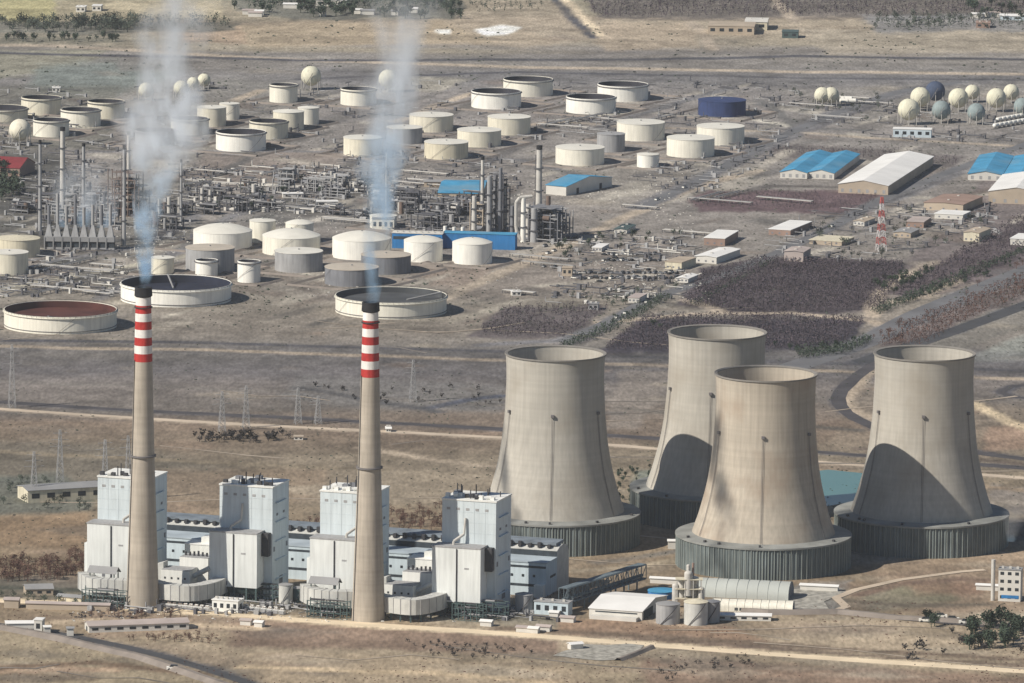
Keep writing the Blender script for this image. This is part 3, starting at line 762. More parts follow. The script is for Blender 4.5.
# bunker annexes beside each chimney
def annex(px, py, label):
    t = thing('precipitator', label, 'power plant building', G(px, py), TH, 'dust filter buildings beside the chimneys')
    MB().b2(0, 19, 0, 14, 4, 18).obj('casing', M['clad_w'], t)
    for i in range(4):
        for k in range(2): MB().b2(2 + i * 4.4, 3.2 + i * 4.4, -.1, 0, 8 + k * 4.5, 9.3 + k * 4.5).obj('window', M['glass'], t)
    MB().b2(7, 26, 14.01, 27, 4, 24).obj('rear_casing', M['clad_w'], t)
    MB().b2(7.2, 25.8, 14.3, 26.8, 24, 24.4).obj('roof', M['tgrey'], t)
    MB().b2(.2, 18.8, .2, 13.8, 18, 18.4).obj('roof', M['tgrey'], t)
    for x in (1, 7, 13, 18):
        MB().b2(x - .4, x + .4, .6, 1.4, 0, 4).obj('leg', M['steel_g'], t)
    vs = [(-9, 4, 8), (0, 4, 8), (0, 12, 8), (-9, 12, 8), (-6, 4, 20), (0, 4, 22), (0, 12, 22), (-6, 12, 20)]
    MB().add(vs, [(0, 1, 5, 4), (1, 2, 6, 5), (2, 3, 7, 6), (3, 0, 4, 7), (4, 5, 6, 7), (3, 2, 1, 0)]).obj('inlet_cone', M['duct'], t)
    MB().tube((19.2, 6, 14), (30, 6, 20), 1.6, 10).obj('outlet_pipe', M['duct'], t)
    for i in range(6): MB().cyl(9 + i * 2.8, 20, 24.4, 26 + R.uniform(0, 1.5), .7, n=8).obj('roof_vent', M['dark_steel'], t)
    return t
annex(161, 598, 'white precipitator building between a chimney and the second boiler block')
annex(384, 613, 'white precipitator building between a chimney and the boiler block by the cooling tower')
def whitebox(px, py, label):  # deaerator bay front; the sunlight on it is put into white walls
    t = thing('lit_bay_block', label, 'building', G(px, py), TH, 'white blocks standing for sunlit bay fronts of the turbine hall')
    MB().b2(0, 18, 0, 14, 0, 27.5).obj('wall', M['clad_w'], t); MB().b2(-.3, 18.3, -.3, 14.3, 27.5, 28.1).obj('roof', M['roofwhite'], t)
    MB().b2(10, 17.5, 3, 12, 28.1, 32).obj('roof_cabin', M['clad_w'], t)
    MB().b2(7, 8, -.1, 0, 15, 16.4).obj('window', M['glass'], t); MB().b2(12, 13, -.1, 0, 15, 16.4).obj('window', M['glass'], t)
whitebox(184.5, 587, 'white block standing for the sunlit bay front before the second boiler house')
whitebox(407, 602, 'white block standing for the sunlit bay front before the boiler house by the cooling tower')

# flue ducts curving into the chimneys
def duct(pts, z0, z1, wd, name, label):
    P = [G(*p) for p in pts]; Q = []
    for i in range(len(P) - 1):
        p0 = P[max(i - 1, 0)]; p1 = P[i]; p2 = P[i + 1]; p3 = P[min(i + 2, len(P) - 1)]
        for k in range(6):
            t_ = k / 6
            Q.append(.5 * ((2 * p1) + (p2 - p0) * t_ + (2 * p0 - 5 * p1 + 4 * p2 - p3) * t_ * t_ + (3 * p1 - p0 - 3 * p2 + p3) * t_ ** 3))
    Q.append(P[-1]); O_ = Q[0].copy()
    t = thing(name, label, 'duct', O_, 0, 'flue gas ducts at the chimney feet')
    vs = []; fs = []
    for i, q in enumerate(Q):
        d = (Q[min(i + 1, len(Q) - 1)] - Q[max(i - 1, 0)]).normalized(); nrm = Vector((-d.y, d.x, 0)); q = q - O_
        for s_, z in ((-1, z0), (1, z0), (1, z1), (-1, z1)):
            vs.append((q.x + nrm.x * wd / 2 * s_, q.y + nrm.y * wd / 2 * s_, z))
        if i:
            o = (i - 1) * 4
            for k in range(4): fs.append((o + k, o + (k + 1) % 4, o + 4 + (k + 1) % 4, o + 4 + k))
    fs += [(3, 2, 1, 0), tuple(len(vs) - 4 + k for k in range(4))]
    MB().add(vs, fs).obj('casing', M['duct'], t)
    for i in range(2, len(Q), 3):
        q = Q[i] - O_; MB().b2(q.x - .5, q.x + .5, q.y - 2.5, q.y - 1.5, 0, z0).obj('leg', M['steel_g'], t)
    for i in range(1, len(Q), 2):
        d = (Q[min(i + 1, len(Q) - 1)] - Q[max(i - 1, 0)]).normalized(); q = Q[i] - O_
        MB().box(q.x, q.y, z0 - .15, .4, wd + .5, z1 - z0 + .3, atan2(d.y, d.x)).obj('stiffener', M['tgrey'], t)
duct([(152, 603), (170, 607), (192, 608), (212, 604), (226, 597)], 5, 14.5, 8, 'flue_duct', 'curved grey duct from the second boiler block to its chimney')
duct([(378, 617), (394, 620), (414, 622), (434, 618), (450, 611)], 5, 14.5, 8, 'flue_duct', 'curved grey duct from the cooling tower end boiler block to the chimney')
duct([(132, 604), (112, 603.5), (94, 602), (84, 596)], 5, 15.5, 8, 'flue_duct', 'grey duct wrapping the foot of the end boiler block')
duct([(356, 615), (334, 615), (316, 613), (306, 608)], 5, 15.5, 8, 'flue_duct', 'grey duct wrapping the foot of the third boiler block')
def shadow_form(px, py, label):  # shadowed opening over the duct, its shade built as a dark pitched form
    t = thing('duct_shadow_form', label, 'shadow form', G(px, py), TH)
    MB().gable(-9, 9, -4, 4, 17.5, 3.6).obj('roof', M['roofgrey'], t)
    for x in (-8, 8):
        for y in (-3.5, 3.5): MB().b2(x - .3, x + .3, y - .3, y + .3, 0, 17.5).obj('leg', M['steel_g'], t)
shadow_form(104, 600, 'small dark pitched form standing for the shadowed opening over the duct at the end boiler block')
shadow_form(325, 611, 'small dark pitched form standing for the shadowed opening over the duct at the third boiler block')

def pipes_tangle(px, py, L_, n, label, hmax=12):
    """steel pipework under and beside the boilers"""
    t = thing('steel_pipework', label, 'pipework', G(px, py), TH, 'steel pipework at the feet of the boiler blocks')
    f = MB()
    for i in range(n):
        x = L_ * i / (n - 1); f.b2(x - .25, x + .25, 0, .5, 0, hmax * R.uniform(.6, 1)); f.b2(x - .25, x + .25, 6, 6.5, 0, hmax * R.uniform(.6, 1))
    for z in (3, 7, 10): f.b2(-.5, L_ + .5, .5, .8, z, z + .5); f.b2(-.5, L_ + .5, 5.7, 6, z, z + .5)
    f.b2(-.2, .2, 0, 6.5, 0, .4); [f.b2(-.5, L_ + .5, y, y + .3, 0, .3) for y in (.1, 6.1)]
    f.obj('frame', M['steel_g'], t)
    for i in range(6):
        y = R.uniform(1, 5.5); z = R.choice([3.8, 7.8, 10.8]); x0 = R.uniform(0, L_ * .5); MB().tube((x0, y, z), (x0 + R.uniform(.3, .5) * L_, y, z), R.uniform(.3, .7), 8).obj('pipe', M['pipe'] if i % 2 else M['dark_steel'], t)
for a in ((82, 606, 28, 7, 'green steel pipework under the duct of the end boiler block'), (246, 600, 22, 6, 'pipework by the corner of the second boiler block'), (307, 617, 26, 7, 'green steel pipework under the duct of the third boiler block'),
          (468, 617, 24, 7, 'steel pipework at the corner of the boiler block by the cooling tower'), (452, 620, 20, 6, 'low pipework in front of the boiler block by the cooling tower')):
    pipes_tangle(*a)

def cyl_tank(name, px, py, wpx, hpx, m, roofm, label, cat='tank', group=None, cone=.12):
    s_ = S(py); r = wpx / 2 / s_; h = HT(hpx, py); P = G(px, py); P.y += r
    t = thing(name, label, cat, P, 0, group)
    MB().cyl(0, 0, 0, h, r, n=32).obj('wall', m, t, True)
    MB().lathe([(r + .25, h - .02), (r + .25, h + .3), (.1, h + .3 + r * cone * 2)], 32, caps=True).obj('roof', roofm, t, True)
    st = MB()
    for i in range(12):
        a0 = -2.2 + i * .12; st.tube(((r + .5) * cos(a0), (r + .5) * sin(a0), h * i / 12), ((r + .5) * cos(a0 + .12), (r + .5) * sin(a0 + .12), h * (i + 1) / 12), .25, 4)
    st.obj('stair', M['dark_steel'], t)
    return t
cyl_tank('water_tank', 524, 614, 18, 18, M['tgrey'], M['tgrey'], 'grey upright tank in front of the turbine hall gable')
cyl_tank('water_tank', 285.5, 604, 14, 18, M['duct'], M['roofgrey'], 'small pale grey tank between the second and third boiler blocks')
cyl_tank('water_tank', 298, 603, 12, 14, M['steel_g'], M['roofgrey'], 'small green grey tank beside the third boiler block')
cyl_tank('water_tank', 668, 625, 24, 19, M['tgrey'], M['roofgrey'], 'grey upright tank beside the white roofed hangar')
cyl_tank('water_tank', 696, 626, 24, 22, M['duct'], M['tyel'], 'grey tank with pale top beside the curved roof sheds')
cyl_tank('water_tank', 712, 623, 16, 20, M['tgrey'], M['tdark'], 'narrow dark grey tank touching the curved roof sheds')
cyl_tank('water_basin', 662, 600, 28, 7, M['wallblue'], M['roofblue'], 'bright blue round covered basin behind the white hangar', cone=.04)

# ------------------------------------------------------------------ gabled buildings
def building(name, label, cat, px, py, ang, L_, W_, Hh, rise, wm, rm, group=None, win=0, doors=0, rows=1, band=False, vents=0, flat=False):
    """px,py: ground point of the front corner; length runs along ang"""
    t = thing(name, label, cat, G(px, py), ang, group)
    if flat:
        wl = MB().b2(0, L_, 0, W_, 0, Hh).obj('wall', wm, t)
        rf = MB().b2(-.4, L_ + .4, -.4, W_ + .4, Hh, Hh + .5).obj('roof', rm, t)
    else:
        wl = MB().gwall(0, L_, 0, W_, 0, Hh, rise).obj('wall', wm, t)
        rf = MB().gable(0, L_, 0, W_, Hh + .03, rise).obj('roof', rm, t)
    for r_ in range(rows):
        for i in range(win):
            x = L_ * (i + .5) / win; z = Hh * (r_ + .35) / rows
            MB().b2(x - L_ / win * .25, x + L_ / win * .25, -.08, 0, z, z + Hh / rows * .4).obj('window', M['glass'], wl)
    for i in range(doors):
        y = W_ * (i + .5) / doors
        MB().b2(-.1, 0, y - 2, y + 2, 0, min(5, Hh * .7)).obj('door', M['band'], wl)
        MB().b2(L_, L_ + .1, y - 2, y + 2, 0, min(5, Hh * .7)).obj('door', M['band'], wl)
    if band: MB().b2(1, L_ - 1, -.1, 0, Hh * .6, Hh * .8).obj('window_band', M['band'], wl)
    for i in range(vents):
        x = L_ * (i + .5) / vents
        if flat: MB().b2(x - .8, x + .8, W_ * .3, W_ * .3 + 1.6, Hh + .5, Hh + 1.8).obj('roof_vent', M['vessel'], rf)
        else: MB().b2(x - .8, x + .8, W_ / 2 - 1, W_ / 2 + 1, Hh + rise - .2, Hh + rise + 1.1).obj('roof_vent', M['vessel'], rf)
    return t

AX = radians(62)    # street grid of the refinery
# near the power plant
hg = building('hangar', 'wide white roofed hangar with a dark open end beside the round grey tanks', 'hangar', 589, 617, radians(-17), 34, 56, 5.5, 3.6, M['wallwhite'], M['roofwhite'])
MB().b2(4, 31, -.1, 0, 3.6, 4.4).obj('window_band', M['band'], hg); MB().b2(34.0, 34.12, 3, 24, 0, 5.2).obj('door', M['band'], hg)
MB().b2(2, 32, -6, -.01, 0, 2.2).obj('porch', M['wallwhite'], hg)
building('shed', 'long low shed with a dusty pink roof beyond the asphalt road', 'shed', 89, 633, radians(14), 62, 14, 4, 1.8, M['wallwhite'], M['roofpink'], doors=1, win=8)
building('shed', 'small white house with roof fans in front of the second boiler block', 'house', 212, 611, TH, 17, 10, 7, 1, M['clad_w'], M['roofwhite'], flat=True, vents=5, win=4, doors=1)
building('shed', 'yellow walled low shed beside the brown trees', 'shed', 57, 602, TH, 16, 7, 3.4, 1.2, M['tyel'], M['roofgrey'])
building('shed', 'low grey roofed workshop before the end boiler block', 'shed', 26, 596, radians(10), 17, 14, 4, 2, M['walltan'], M['roofgrey'], win=3)
building('shed', 'low white shed at the asphalt road bend', 'shed', 6, 629, radians(6), 18, 8, 3.2, 1, M['wallwhite'], M['roofwhite'])
building('shed', 'tiny pale gatehouse with tall wall by the road bend', 'gatehouse', 34, 633, radians(-10), 5, 7, 8, 1, M['wallwhite'], M['roofwhite'], flat=True, win=1)
building('shed', 'small white kiosk beside the gatehouse', 'kiosk', 44, 634, radians(10), 4, 4, 4, .8, M['wallwhite'], M['roofwhite'])
building('shed', 'small white kiosk between the gatehouse and the pink roofed shed', 'kiosk', 67, 636, radians(5), 4, 4, 4.4, .8, M['wallwhite'], M['roofgrey'])
building('shed', 'pale low building under the trees at the dirt road', 'shed', 4, 608, radians(-5), 9, 8, 5, 1, M['walltan'], M['roofpink'])
building('shed', 'long tan stone wall shed facing the end boiler block', 'shed', 26, 609, radians(-5), 52, 5, 3.5, 1, M['walltan'], M['roofpink'])
building('shed', 'grey roofed open shed with yellow posts on the scrubby plain', 'shed', 28, 503, radians(22), 54, 22, 8, 1.5, M['tyel'], M['roofgrey'], win=5)
building('shed', 'small pale hut on the gravel pad', 'hut', 571, 650, radians(25), 8, 5, 3, 1, M['wallwhite'], M['roofwhite'])
for i, (x, y) in enumerate([(240, 625), (254, 627), (516, 632), (528, 633), (536, 631), (549, 617), (560, 622), (480, 626)]):
    building('shed', 'low cream hut beside the pale dirt road', 'hut', x, y, TH, R.uniform(5, 9), 5, 2.8, .9, M['wallwhite'], M['roofwhite' if i % 2 else 'roofpink'], 'cream huts along the dirt road')
# curved roof sheds
def vault(px, py, ang, L_, W_, rise, base, label, vm='vaultm'):
    t = thing('vaulted_shed', label, 'shed', G(px, py), ang)
    k = 12; pr = [(W_ / 2 - W_ / 2 * cos(pi * i / k), base + rise * sin(pi * i / k)) for i in range(k + 1)]
    pr = [(0, 0)] + pr + [(W_, 0)]
    vs = [(x, y, z) for x in (0, L_) for y, z in pr]; n = len(pr)
    MB().add(vs, [(i, i + 1, n + i + 1, n + i) for i in range(n - 1)]).obj('vault', M[vm], t, True)
    for x, s_ in ((.2, 1), (L_ - .2, -1)):
        MB().add([(x, y, z) for y, z in pr], [tuple(range(n)) if s_ < 0 else tuple(range(n - 1, -1, -1))]).obj('end_wall', M['tdark'], t)
    for i in range(11):
        x = L_ * i / 10
        rb = MB()
        for q in range(len(pr) - 1): rb.tube((x, pr[q][0], pr[q][1] + .15), (x, pr[q + 1][0], pr[q + 1][1] + .15), .18, 4)
        rb.obj('rib', M[vm], t)
    return t
vault(684, 596, radians(-11), 66, 22, 8, 2, 'long white vaulted shed right at the foot of the front cooling tower')
v2 = vault(712, 611, radians(-7), 50, 14, 3.5, 3, 'lower white vaulted shed with dark openings on its front', 'cream')
for x in (14, 17, 38, 41): MB().b2(x, x + 2, -.12, -.02, .8, 2.6).obj('opening', M['band'], v2)
building('shed', 'thin white roofed store between the vaulted sheds and the tanks', 'shed', 706, 620, radians(-3), 40, 8, 3, 1, M['wallwhite'], M['roofwhite'], win=6)
building('shed', 'white strip roofed store at the edge of the paved yard', 'shed', 800, 590, radians(-12), 24, 5, 3, .8, M['wallwhite'], M['roofwhite'])
building('shed', 'long white pipe shelter between the basin and the cooling tower', 'shed', 650, 583, radians(-14), 22, 4, 3, .8, M['wallwhite'], M['roofwhite'])
building('shed', 'low white shelter on the track below the first cooling tower', 'shed', 668, 549, radians(0), 5, 5, 5, .8, M['wallwhite'], M['roofwhite'])
# white silo tower
sl = thing('silo_tower', 'white tower of stacked vessels above the grey tanks', 'silo', G(688, 608))
for i, (x, y, z0, z1, r) in enumerate([(0, 0, 8, 22, 2.6), (-4, 3, 6, 17, 2.4), (4, 4, 6, 18, 2.6), (0, 5, 20, 26, 1.2), (-8, 2, 4, 14, 2), (8, 1, 4, 12, 2.2)]):
    v_ = MB().cyl(x, y, z0, z1, r, n=14); v_.dome(x, y, z1, r, r * .6, 14, 4); v_.obj('vessel', M['vessel'], sl, True)
for x in (-7, -2, 3, 8):
    for y in (-2, 5): MB().b2(x - .3, x + .3, y - .3, y + .3, 0, 18).obj('leg', M['vessel'], sl)
for z in (6, 12, 18): MB().b2(-8, 9, -2.5, 6, z, z + .4).obj('platform', M['tyel'], sl)
MB().cyl(3, 8, 12, 27, .8, n=8).obj('vent_pipe', M['wallbrown'], sl)

# pipe bridge (steel truss)
A = G(567, 613); B = G(646, 588); d_ = B - A; Lb = d_.length; ab = atan2(d_.y, d_.x)
br = thing('conveyor_bridge', 'blue grey steel truss bridge running from the hall to the cooling towers', 'bridge', A, ab)
for y in (0, 6):
    tr = MB(); nb = 16
    for z in (6, 15): tr.tube((0, y, z), (Lb, y, z), .45, 4)
    for i in range(nb + 1): tr.tube((Lb * i / nb, y, 6), (Lb * i / nb, y, 15), .3, 4)
    for i in range(nb): tr.tube((Lb * i / nb, y, 6 if i % 2 else 15), (Lb * (i + 1) / nb, y, 15 if i % 2 else 6), .28, 4)
    tr.obj('truss', M['steel_b'], br)
MB().b2(0, Lb, .5, 5.5, 6.2, 6.6).obj('deck', M['tdark'], br)
MB().b2(0, Lb, .3, 5.7, 15.1, 15.5).obj('roof', M['steel_b'], br)
MB().tube((0, 3, 8), (Lb, 3, 8), 1.1, 8).obj('pipe', M['steel_b'], br)
for i in range(6):
    x = Lb * (i + .3) / 6
    for y in (0, 6): MB().b2(x - .4, x + .4, y - .4, y + .4, 0, 6).obj('leg', M['steel_b'], br)
building('shed', 'blue grey transfer house at the near end of the steel truss bridge', 'pump house', 534, 614, TH, 22, 9, 8, 1, M['hallwall'], M['tgrey'], flat=True, win=4, vents=3)

# transformer row
tp = thing('transformer', 'small white cooling unit in the row before the precipitator', 'transformer', G(164, 607), TH, 'transformers in a row in front of the precipitator')
MB().b2(-1.7, 1.7, -1.6, 1.6, 0, 2.6).obj('tank', M['clad_w'], tp); MB().tube((-1, .4, 3.3), (1, .4, 3.3), .5, 8).obj('conservator', M['clad_w'], tp)
for q in range(3): MB().cyl(-1 + q, -.8, 2.6, 3.8, .18, n=6).obj('bushing', M['wallbrown'], tp)
MB().b2(-1.5, 1.5, -2.1, -1.65, .3, 2.3).obj('radiator', M['tgrey'], tp)
for i in range(1, 9):
    c = copy_tree(tp); c.location = G(164 + i * 5.4, 607 + i * .55)
for i in range(7):
    c = copy_tree(tp); c.location = G(246 + i * 6, 610 + i * .7); c['label'] = 'small white cooling unit in the row behind the dirt road, before the tanks'

# small boiler house with chimney at the edge
sb = building('steam_plant', 'small white chimney house with blue grey upper windows by the dry field', 'building', 998, 601, radians(-12), 14, 9, 20, 1, M['wallwhite'], M['roofgrey'], flat=True, win=3, rows=4, vents=3)
MB().cyl(-3.5, 1, 0, 26, 1.3, n=14).obj('stack', M['vessel'], sb, True)
MB().b2(2, 13, -.14, -.02, 2, 4).obj('blue_panel', M['wallblue'], sb)
building('shed', 'low white shed touching the small chimney house', 'shed', 976, 590, radians(-12), 14, 4, 3, .8, M['wallwhite'], M['roofwhite'])

# ------------------------------------------------------------------ refinery tanks
def storage_tank(px, ytop, ybase, wpx, kind, m, label, inner='inner', roofm='troof', group=None):
    """kind: open (floating roof), flat, cone, dome"""
    s_ = S(ybase); r = wpx / 2 / s_
    P = G(px, ybase); P.y += r
    minor = wpx * dep(ybase)
    if kind == 'open': h = HT(ybase - ytop - minor, ybase)
    elif kind == 'flat': h = HT(ybase - ytop - minor, ybase); rise = .04 * r
    elif kind == 'cone': rise = .13 * r; h = HT(ybase - ytop - minor * .5, ybase) - rise
    else: rise = .22 * r; h = HT(ybase - ytop - minor * .5, ybase) - rise
    h = max(h, 7)
    n = 64 if wpx > 80 else 40
    t = thing('storage_tank', label, 'storage tank', P, R.uniform(0, 6), group)
    if kind == 'open':
        zf = h * R.uniform(.5, .75)
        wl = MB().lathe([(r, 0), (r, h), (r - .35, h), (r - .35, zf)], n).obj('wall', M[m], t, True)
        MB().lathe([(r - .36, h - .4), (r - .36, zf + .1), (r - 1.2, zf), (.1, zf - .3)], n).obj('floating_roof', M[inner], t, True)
        wg = MB().lathe([(r, h - 1.5), (r + 1.1, h - 1.5), (r + 1.1, h - 1.1), (r, h - 1.1)], n).obj('wind_girder', M['girder'] if wpx < 80 else M[m], t)
        if wpx > 80:
            MB().lathe([(r, h * .12), (r + .5, h * .12), (r + .5, h * .15), (r, h * .15)], n).obj('base_ring', M['girder'], wl)
            rl = MB()
            for k in range(n):
                a = 2 * pi * k / n; rl.tube(((r + .9) * cos(a), (r + .9) * sin(a), h - 1.1), ((r + .9) * cos(a), (r + .9) * sin(a), h + .5), .08, 4)
            rl.lathe([(r + .85, h + .4), (r + .95, h + .4), (r + .95, h + .55), (r + .85, h + .55)], n)
            rl.obj('railing', M['dark_steel'], wg)
            MB().tube((r * .96, 0, h + .2), (r * .3, 0, zf + .2), .7, 6).obj('roof_stair', M['pipe'], t)
    else:
        wl = MB().lathe([(r, 0), (r, h)], n).obj('wall', M[m], t, True)
        if kind == 'dome':
            pr = [(r + .2, h - .3), (r + .2, h + .1)] + [(r * cos(i / 8 * pi / 2), h + .1 + rise * (1 - (1 - sin(i / 8 * pi / 2)))) for i in range(0, 8)] + [(.05, h + .1 + rise)]
            pr = [(r + .2, h - .3)] + [(r * (1 - (i / 8)) + .02, h + .1 + rise * (1 - (1 - i / 8) ** 2)) for i in range(9)]
        else: pr = [(r + .3, h - .3), (r + .3, h + .1), (.05, h + .1 + rise)]
        rf = MB().lathe(pr, n).obj('roof', M[roofm], t, True)
        MB().cyl(0, 0, h + rise, h + rise + .9, .7, n=8).obj('vent', M['pipe'], rf)
    st = MB(); a0 = R.uniform(0, 6)
    k = max(8, int(h))
    for i in range(k):
        a1 = a0 + h / r * 1.2 * i / k; a2 = a0 + h / r * 1.2 * (i + 1) / k
        st.tube(((r + .6) * cos(a1), (r + .6) * sin(a1), h * i / k), ((r + .6) * cos(a2), (r + .6) * sin(a2), h * (i + 1) / k), .12, 4)
    st.obj('stair', M['girder'], wl)
    return t, P, r
TK = [  # px, ytop, ybase, width, kind, wall, label, inner, roof
 (-1, 104, 122, 54, 'open', 'cream2', 'cream open topped tank cut by the photo edge above the small domed tank'),
 (40, 94.5, 115.5, 40, 'open', 'cream2', 'cream dark rimmed tank below the greenish plain, behind two like it'),
 (50, 117, 137.5, 36, 'open', 'cream', 'cream dark rimmed tank beside the small domed vessel on legs'),
 (79.5, 106.5, 127.5, 40, 'open', 'cream', 'cream dark rimmed tank between the one by the domed vessel and the smoke'),
 (105, 98.5, 119, 37, 'open', 'cream2', 'cream dark rimmed tank partly behind the thick smoke'),
 (155, 127, 146.5, 42, 'open', 'tgrey', 'pale tank veiled by the first chimney smoke'),
 (189, 115.5, 135.5, 38, 'open', 'cream', 'cream tank at the edge of the first smoke plume'),
 (211, 105, 127, 29, 'flat', 'cream2', 'narrow cream flat roofed tank behind the smoke edge, in front of a slimmer one'),
 (229, 102, 120, 20, 'flat', 'cream', 'slim cream tank behind the two flat roofed ones beside the first smoke'),
 (240, 128, 152, 50, 'open', 'twhite', 'bright cream dark topped tank standing in front of the tank row by the first smoke'),
 (268, 118, 139.5, 39, 'open', 'cream2', 'cream dark topped tank behind the bright one near the first smoke'),
 (283, 82.5, 103, 28, 'open', 'cream', 'small cream dark rimmed tank beside the round gas sphere'),
 (288, 109, 131, 31, 'cone', 'cream2', 'cream cone roofed tank with a smaller one behind it'),
 (308, 106, 125, 21, 'cone', 'cream', 'small cream cone roofed tank between the two smoke plumes'),
 (358, 86, 106, 36, 'open', 'cream', 'cream dark rimmed tank below the gas sphere at the second smoke'),
 (362, 134.5, 156.5, 38, 'flat', 'cream2', 'cream flat roofed tank half veiled by the second smoke'),
 (404, 124.5, 144.5, 36, 'flat', 'tgrey', 'greyish flat roofed tank seen through the edge of the second smoke'),
 (431, 111.5, 132.5, 44, 'flat', 'cream2', 'cream flat roofed tank at the back of the trio beside the second smoke'),
 (446, 138.5, 160, 44, 'flat', 'tyel', 'yellowish flat roofed tank in front of the trio beside the second smoke'),
 (479, 126.5, 147.5, 44, 'flat', 'cream2', 'cream flat roofed tank in the middle of the trio above the process columns'),
 (509, 113.5, 135.5, 43, 'flat', 'cream2', 'cream flat roofed tank behind the trio, below the dark rimmed pair'),
 (496, 87.5, 109.5, 50, 'open', 'twhite', 'wide white dark rimmed tank, lower of the pair nearest the second smoke'),
 (528, 75.5, 97, 50, 'open', 'cream', 'wide cream open tank highest up in the plain'),
 (591, 93, 114.5, 50, 'open', 'twhite', 'wide white open tank in front of its twin'),
 (623, 80.5, 102, 51, 'open', 'twhite', 'wide white open tank behind its twin, towards the blue tank'),
 (722.5, 96.5, 117.5, 48, 'flat', 'tblue', 'dark blue tank, the only blue one', 'inner', 'tblue'),
 (641, 118.5, 141.5, 48, 'flat', 'cream', 'cream flat roofed tank behind the grey narrow one'),
 (611, 131.5, 152.5, 28, 'flat', 'tgrey', 'narrow grey flat roofed tank between two cream ones', 'inner', 'tgrey'),
 (580, 143.5, 166, 49, 'flat', 'cream', 'cream flat roofed tank nearest the blue roofed warehouse'),
 (648, 152.5, 168, 22, 'cone', 'twhite', 'tiny white tank in front of the flat roofed ones'),
 (691, 134, 158, 48, 'flat', 'cream', 'bright cream flat roofed tank overlapping another below the blue tank'),
 (721, 122.5, 145.5, 48, 'flat', 'cream', 'cream flat roofed tank directly below the blue tank'),
 (57, 300, 334.5, 113, 'open', 'cream', 'huge low tank with rusty red inside', 'inner_red'),
 (173.5, 274, 307.5, 111, 'open', 'twhite', 'huge low white tank with dark blue inside behind the first chimney top', 'inner_blue'),
 (390, 286, 319.5, 112, 'open', 'cream', 'huge low tank with grey inside behind the second chimney top', 'inner_grey'),
 (221.5, 223.5, 251, 59, 'dome', 'twhite', 'white domed tank behind a grey one, by the first smoke'),
 (209, 243.5, 273.5, 49, 'flat', 'tgrey', 'grey ribbed tank between white domed tank and two small dark rimmed ones', 'inner', 'troofg'),
 (162, 255.5, 275, 23, 'flat', 'cream2', 'small cream tank right behind the blue lined huge one'),
 (206, 258, 277, 22.5, 'open', 'twhite', 'small white dark topped tank in front of the grey ribbed one'),
 (248.5, 259, 283, 23, 'open', 'twhite', 'small white dark topped tank standing alone beside the huge blue lined one'),
 (17, 235, 258.5, 43, 'cone', 'tyel', 'yellowish cone roofed tank cut by the photo edge', 'inner', 'tyel'),
 (8, 249, 275.5, 38, 'flat', 'cream2', 'pale tank in front of the yellowish one at the photo edge'),
 (262, 218.5, 243, 26, 'cone', 'cream', 'small cream tank between two large domed tanks'),
 (299, 219.5, 244, 28, 'dome', 'cream', 'small domed cream tank peeking over the white domed one'),
 (290.5, 228.5, 256.5, 58, 'dome', 'cream', 'large cream domed tank with a small dome behind and a grey tank before it'),
 (298, 247, 273, 48, 'flat', 'tgrey', 'grey ribbed tank with tan roof before the cream domed tank', 'inner', 'troof'),
 (361, 231, 260.5, 59, 'dome', 'twhite', 'large white domed tank at the foot of the second smoke'),
 (385.5, 250.5, 275, 50, 'flat', 'tdark', 'dark grey tank in front of the white domed tank', 'inner', 'troofg'),
 (351, 262.5, 287, 54, 'flat', 'tdark', 'dark grey tan roofed tank behind the huge grey lined one', 'inner', 'troofg'),
 (423, 235.5, 262.5, 39, 'dome', 'twhite', 'white domed tank before the blue building, nearer the second smoke'),
 (472, 237.5, 265, 40, 'dome', 'twhite', 'white domed tank before the blue building, away from the smoke'),
 (383, 213.5, 229, 27, 'cone', 'cream', 'small cream tank behind the large white domed tank'),
]
for i, T in enumerate(TK):
    t, P, r = storage_tank(*T[:7], *(T[7:]), group='storage tanks of the refinery')
    if T[3] < 80:   # earth bund around the tank, on the street grid
        hs = r * 1.45 + 6; m = MB(); q = [(-hs, -hs), (hs, -hs), (hs, hs), (-hs, hs)]
        c, d = cos(AX), sin(AX)
        for k in range(4):
            a, b = q[k], q[(k + 1) % 4]; L_ = 2 * hs
            ang = atan2(b[1] - a[1], b[0] - a[0])
            nx_, ny_ = -sin(ang), cos(ang)
            vs = []
            for (x, y) in (a, b):
                for s_, z in ((-2.6, -.1), (-.5, 1.3), (.5, 1.3), (2.6, -.1)): vs.append((x + nx_ * s_, y + ny_ * s_, z))
            m.add(vs, [(0, 1, 5, 4), (1, 2, 6, 5), (2, 3, 7, 6)])
        o = m.obj('earth_berm', M['berm']); o.location = P + Vector((0, 0, R.uniform(0, .1))); o.rotation_euler = (0, 0, AX + R.uniform(-.03, .03)); struct(o)

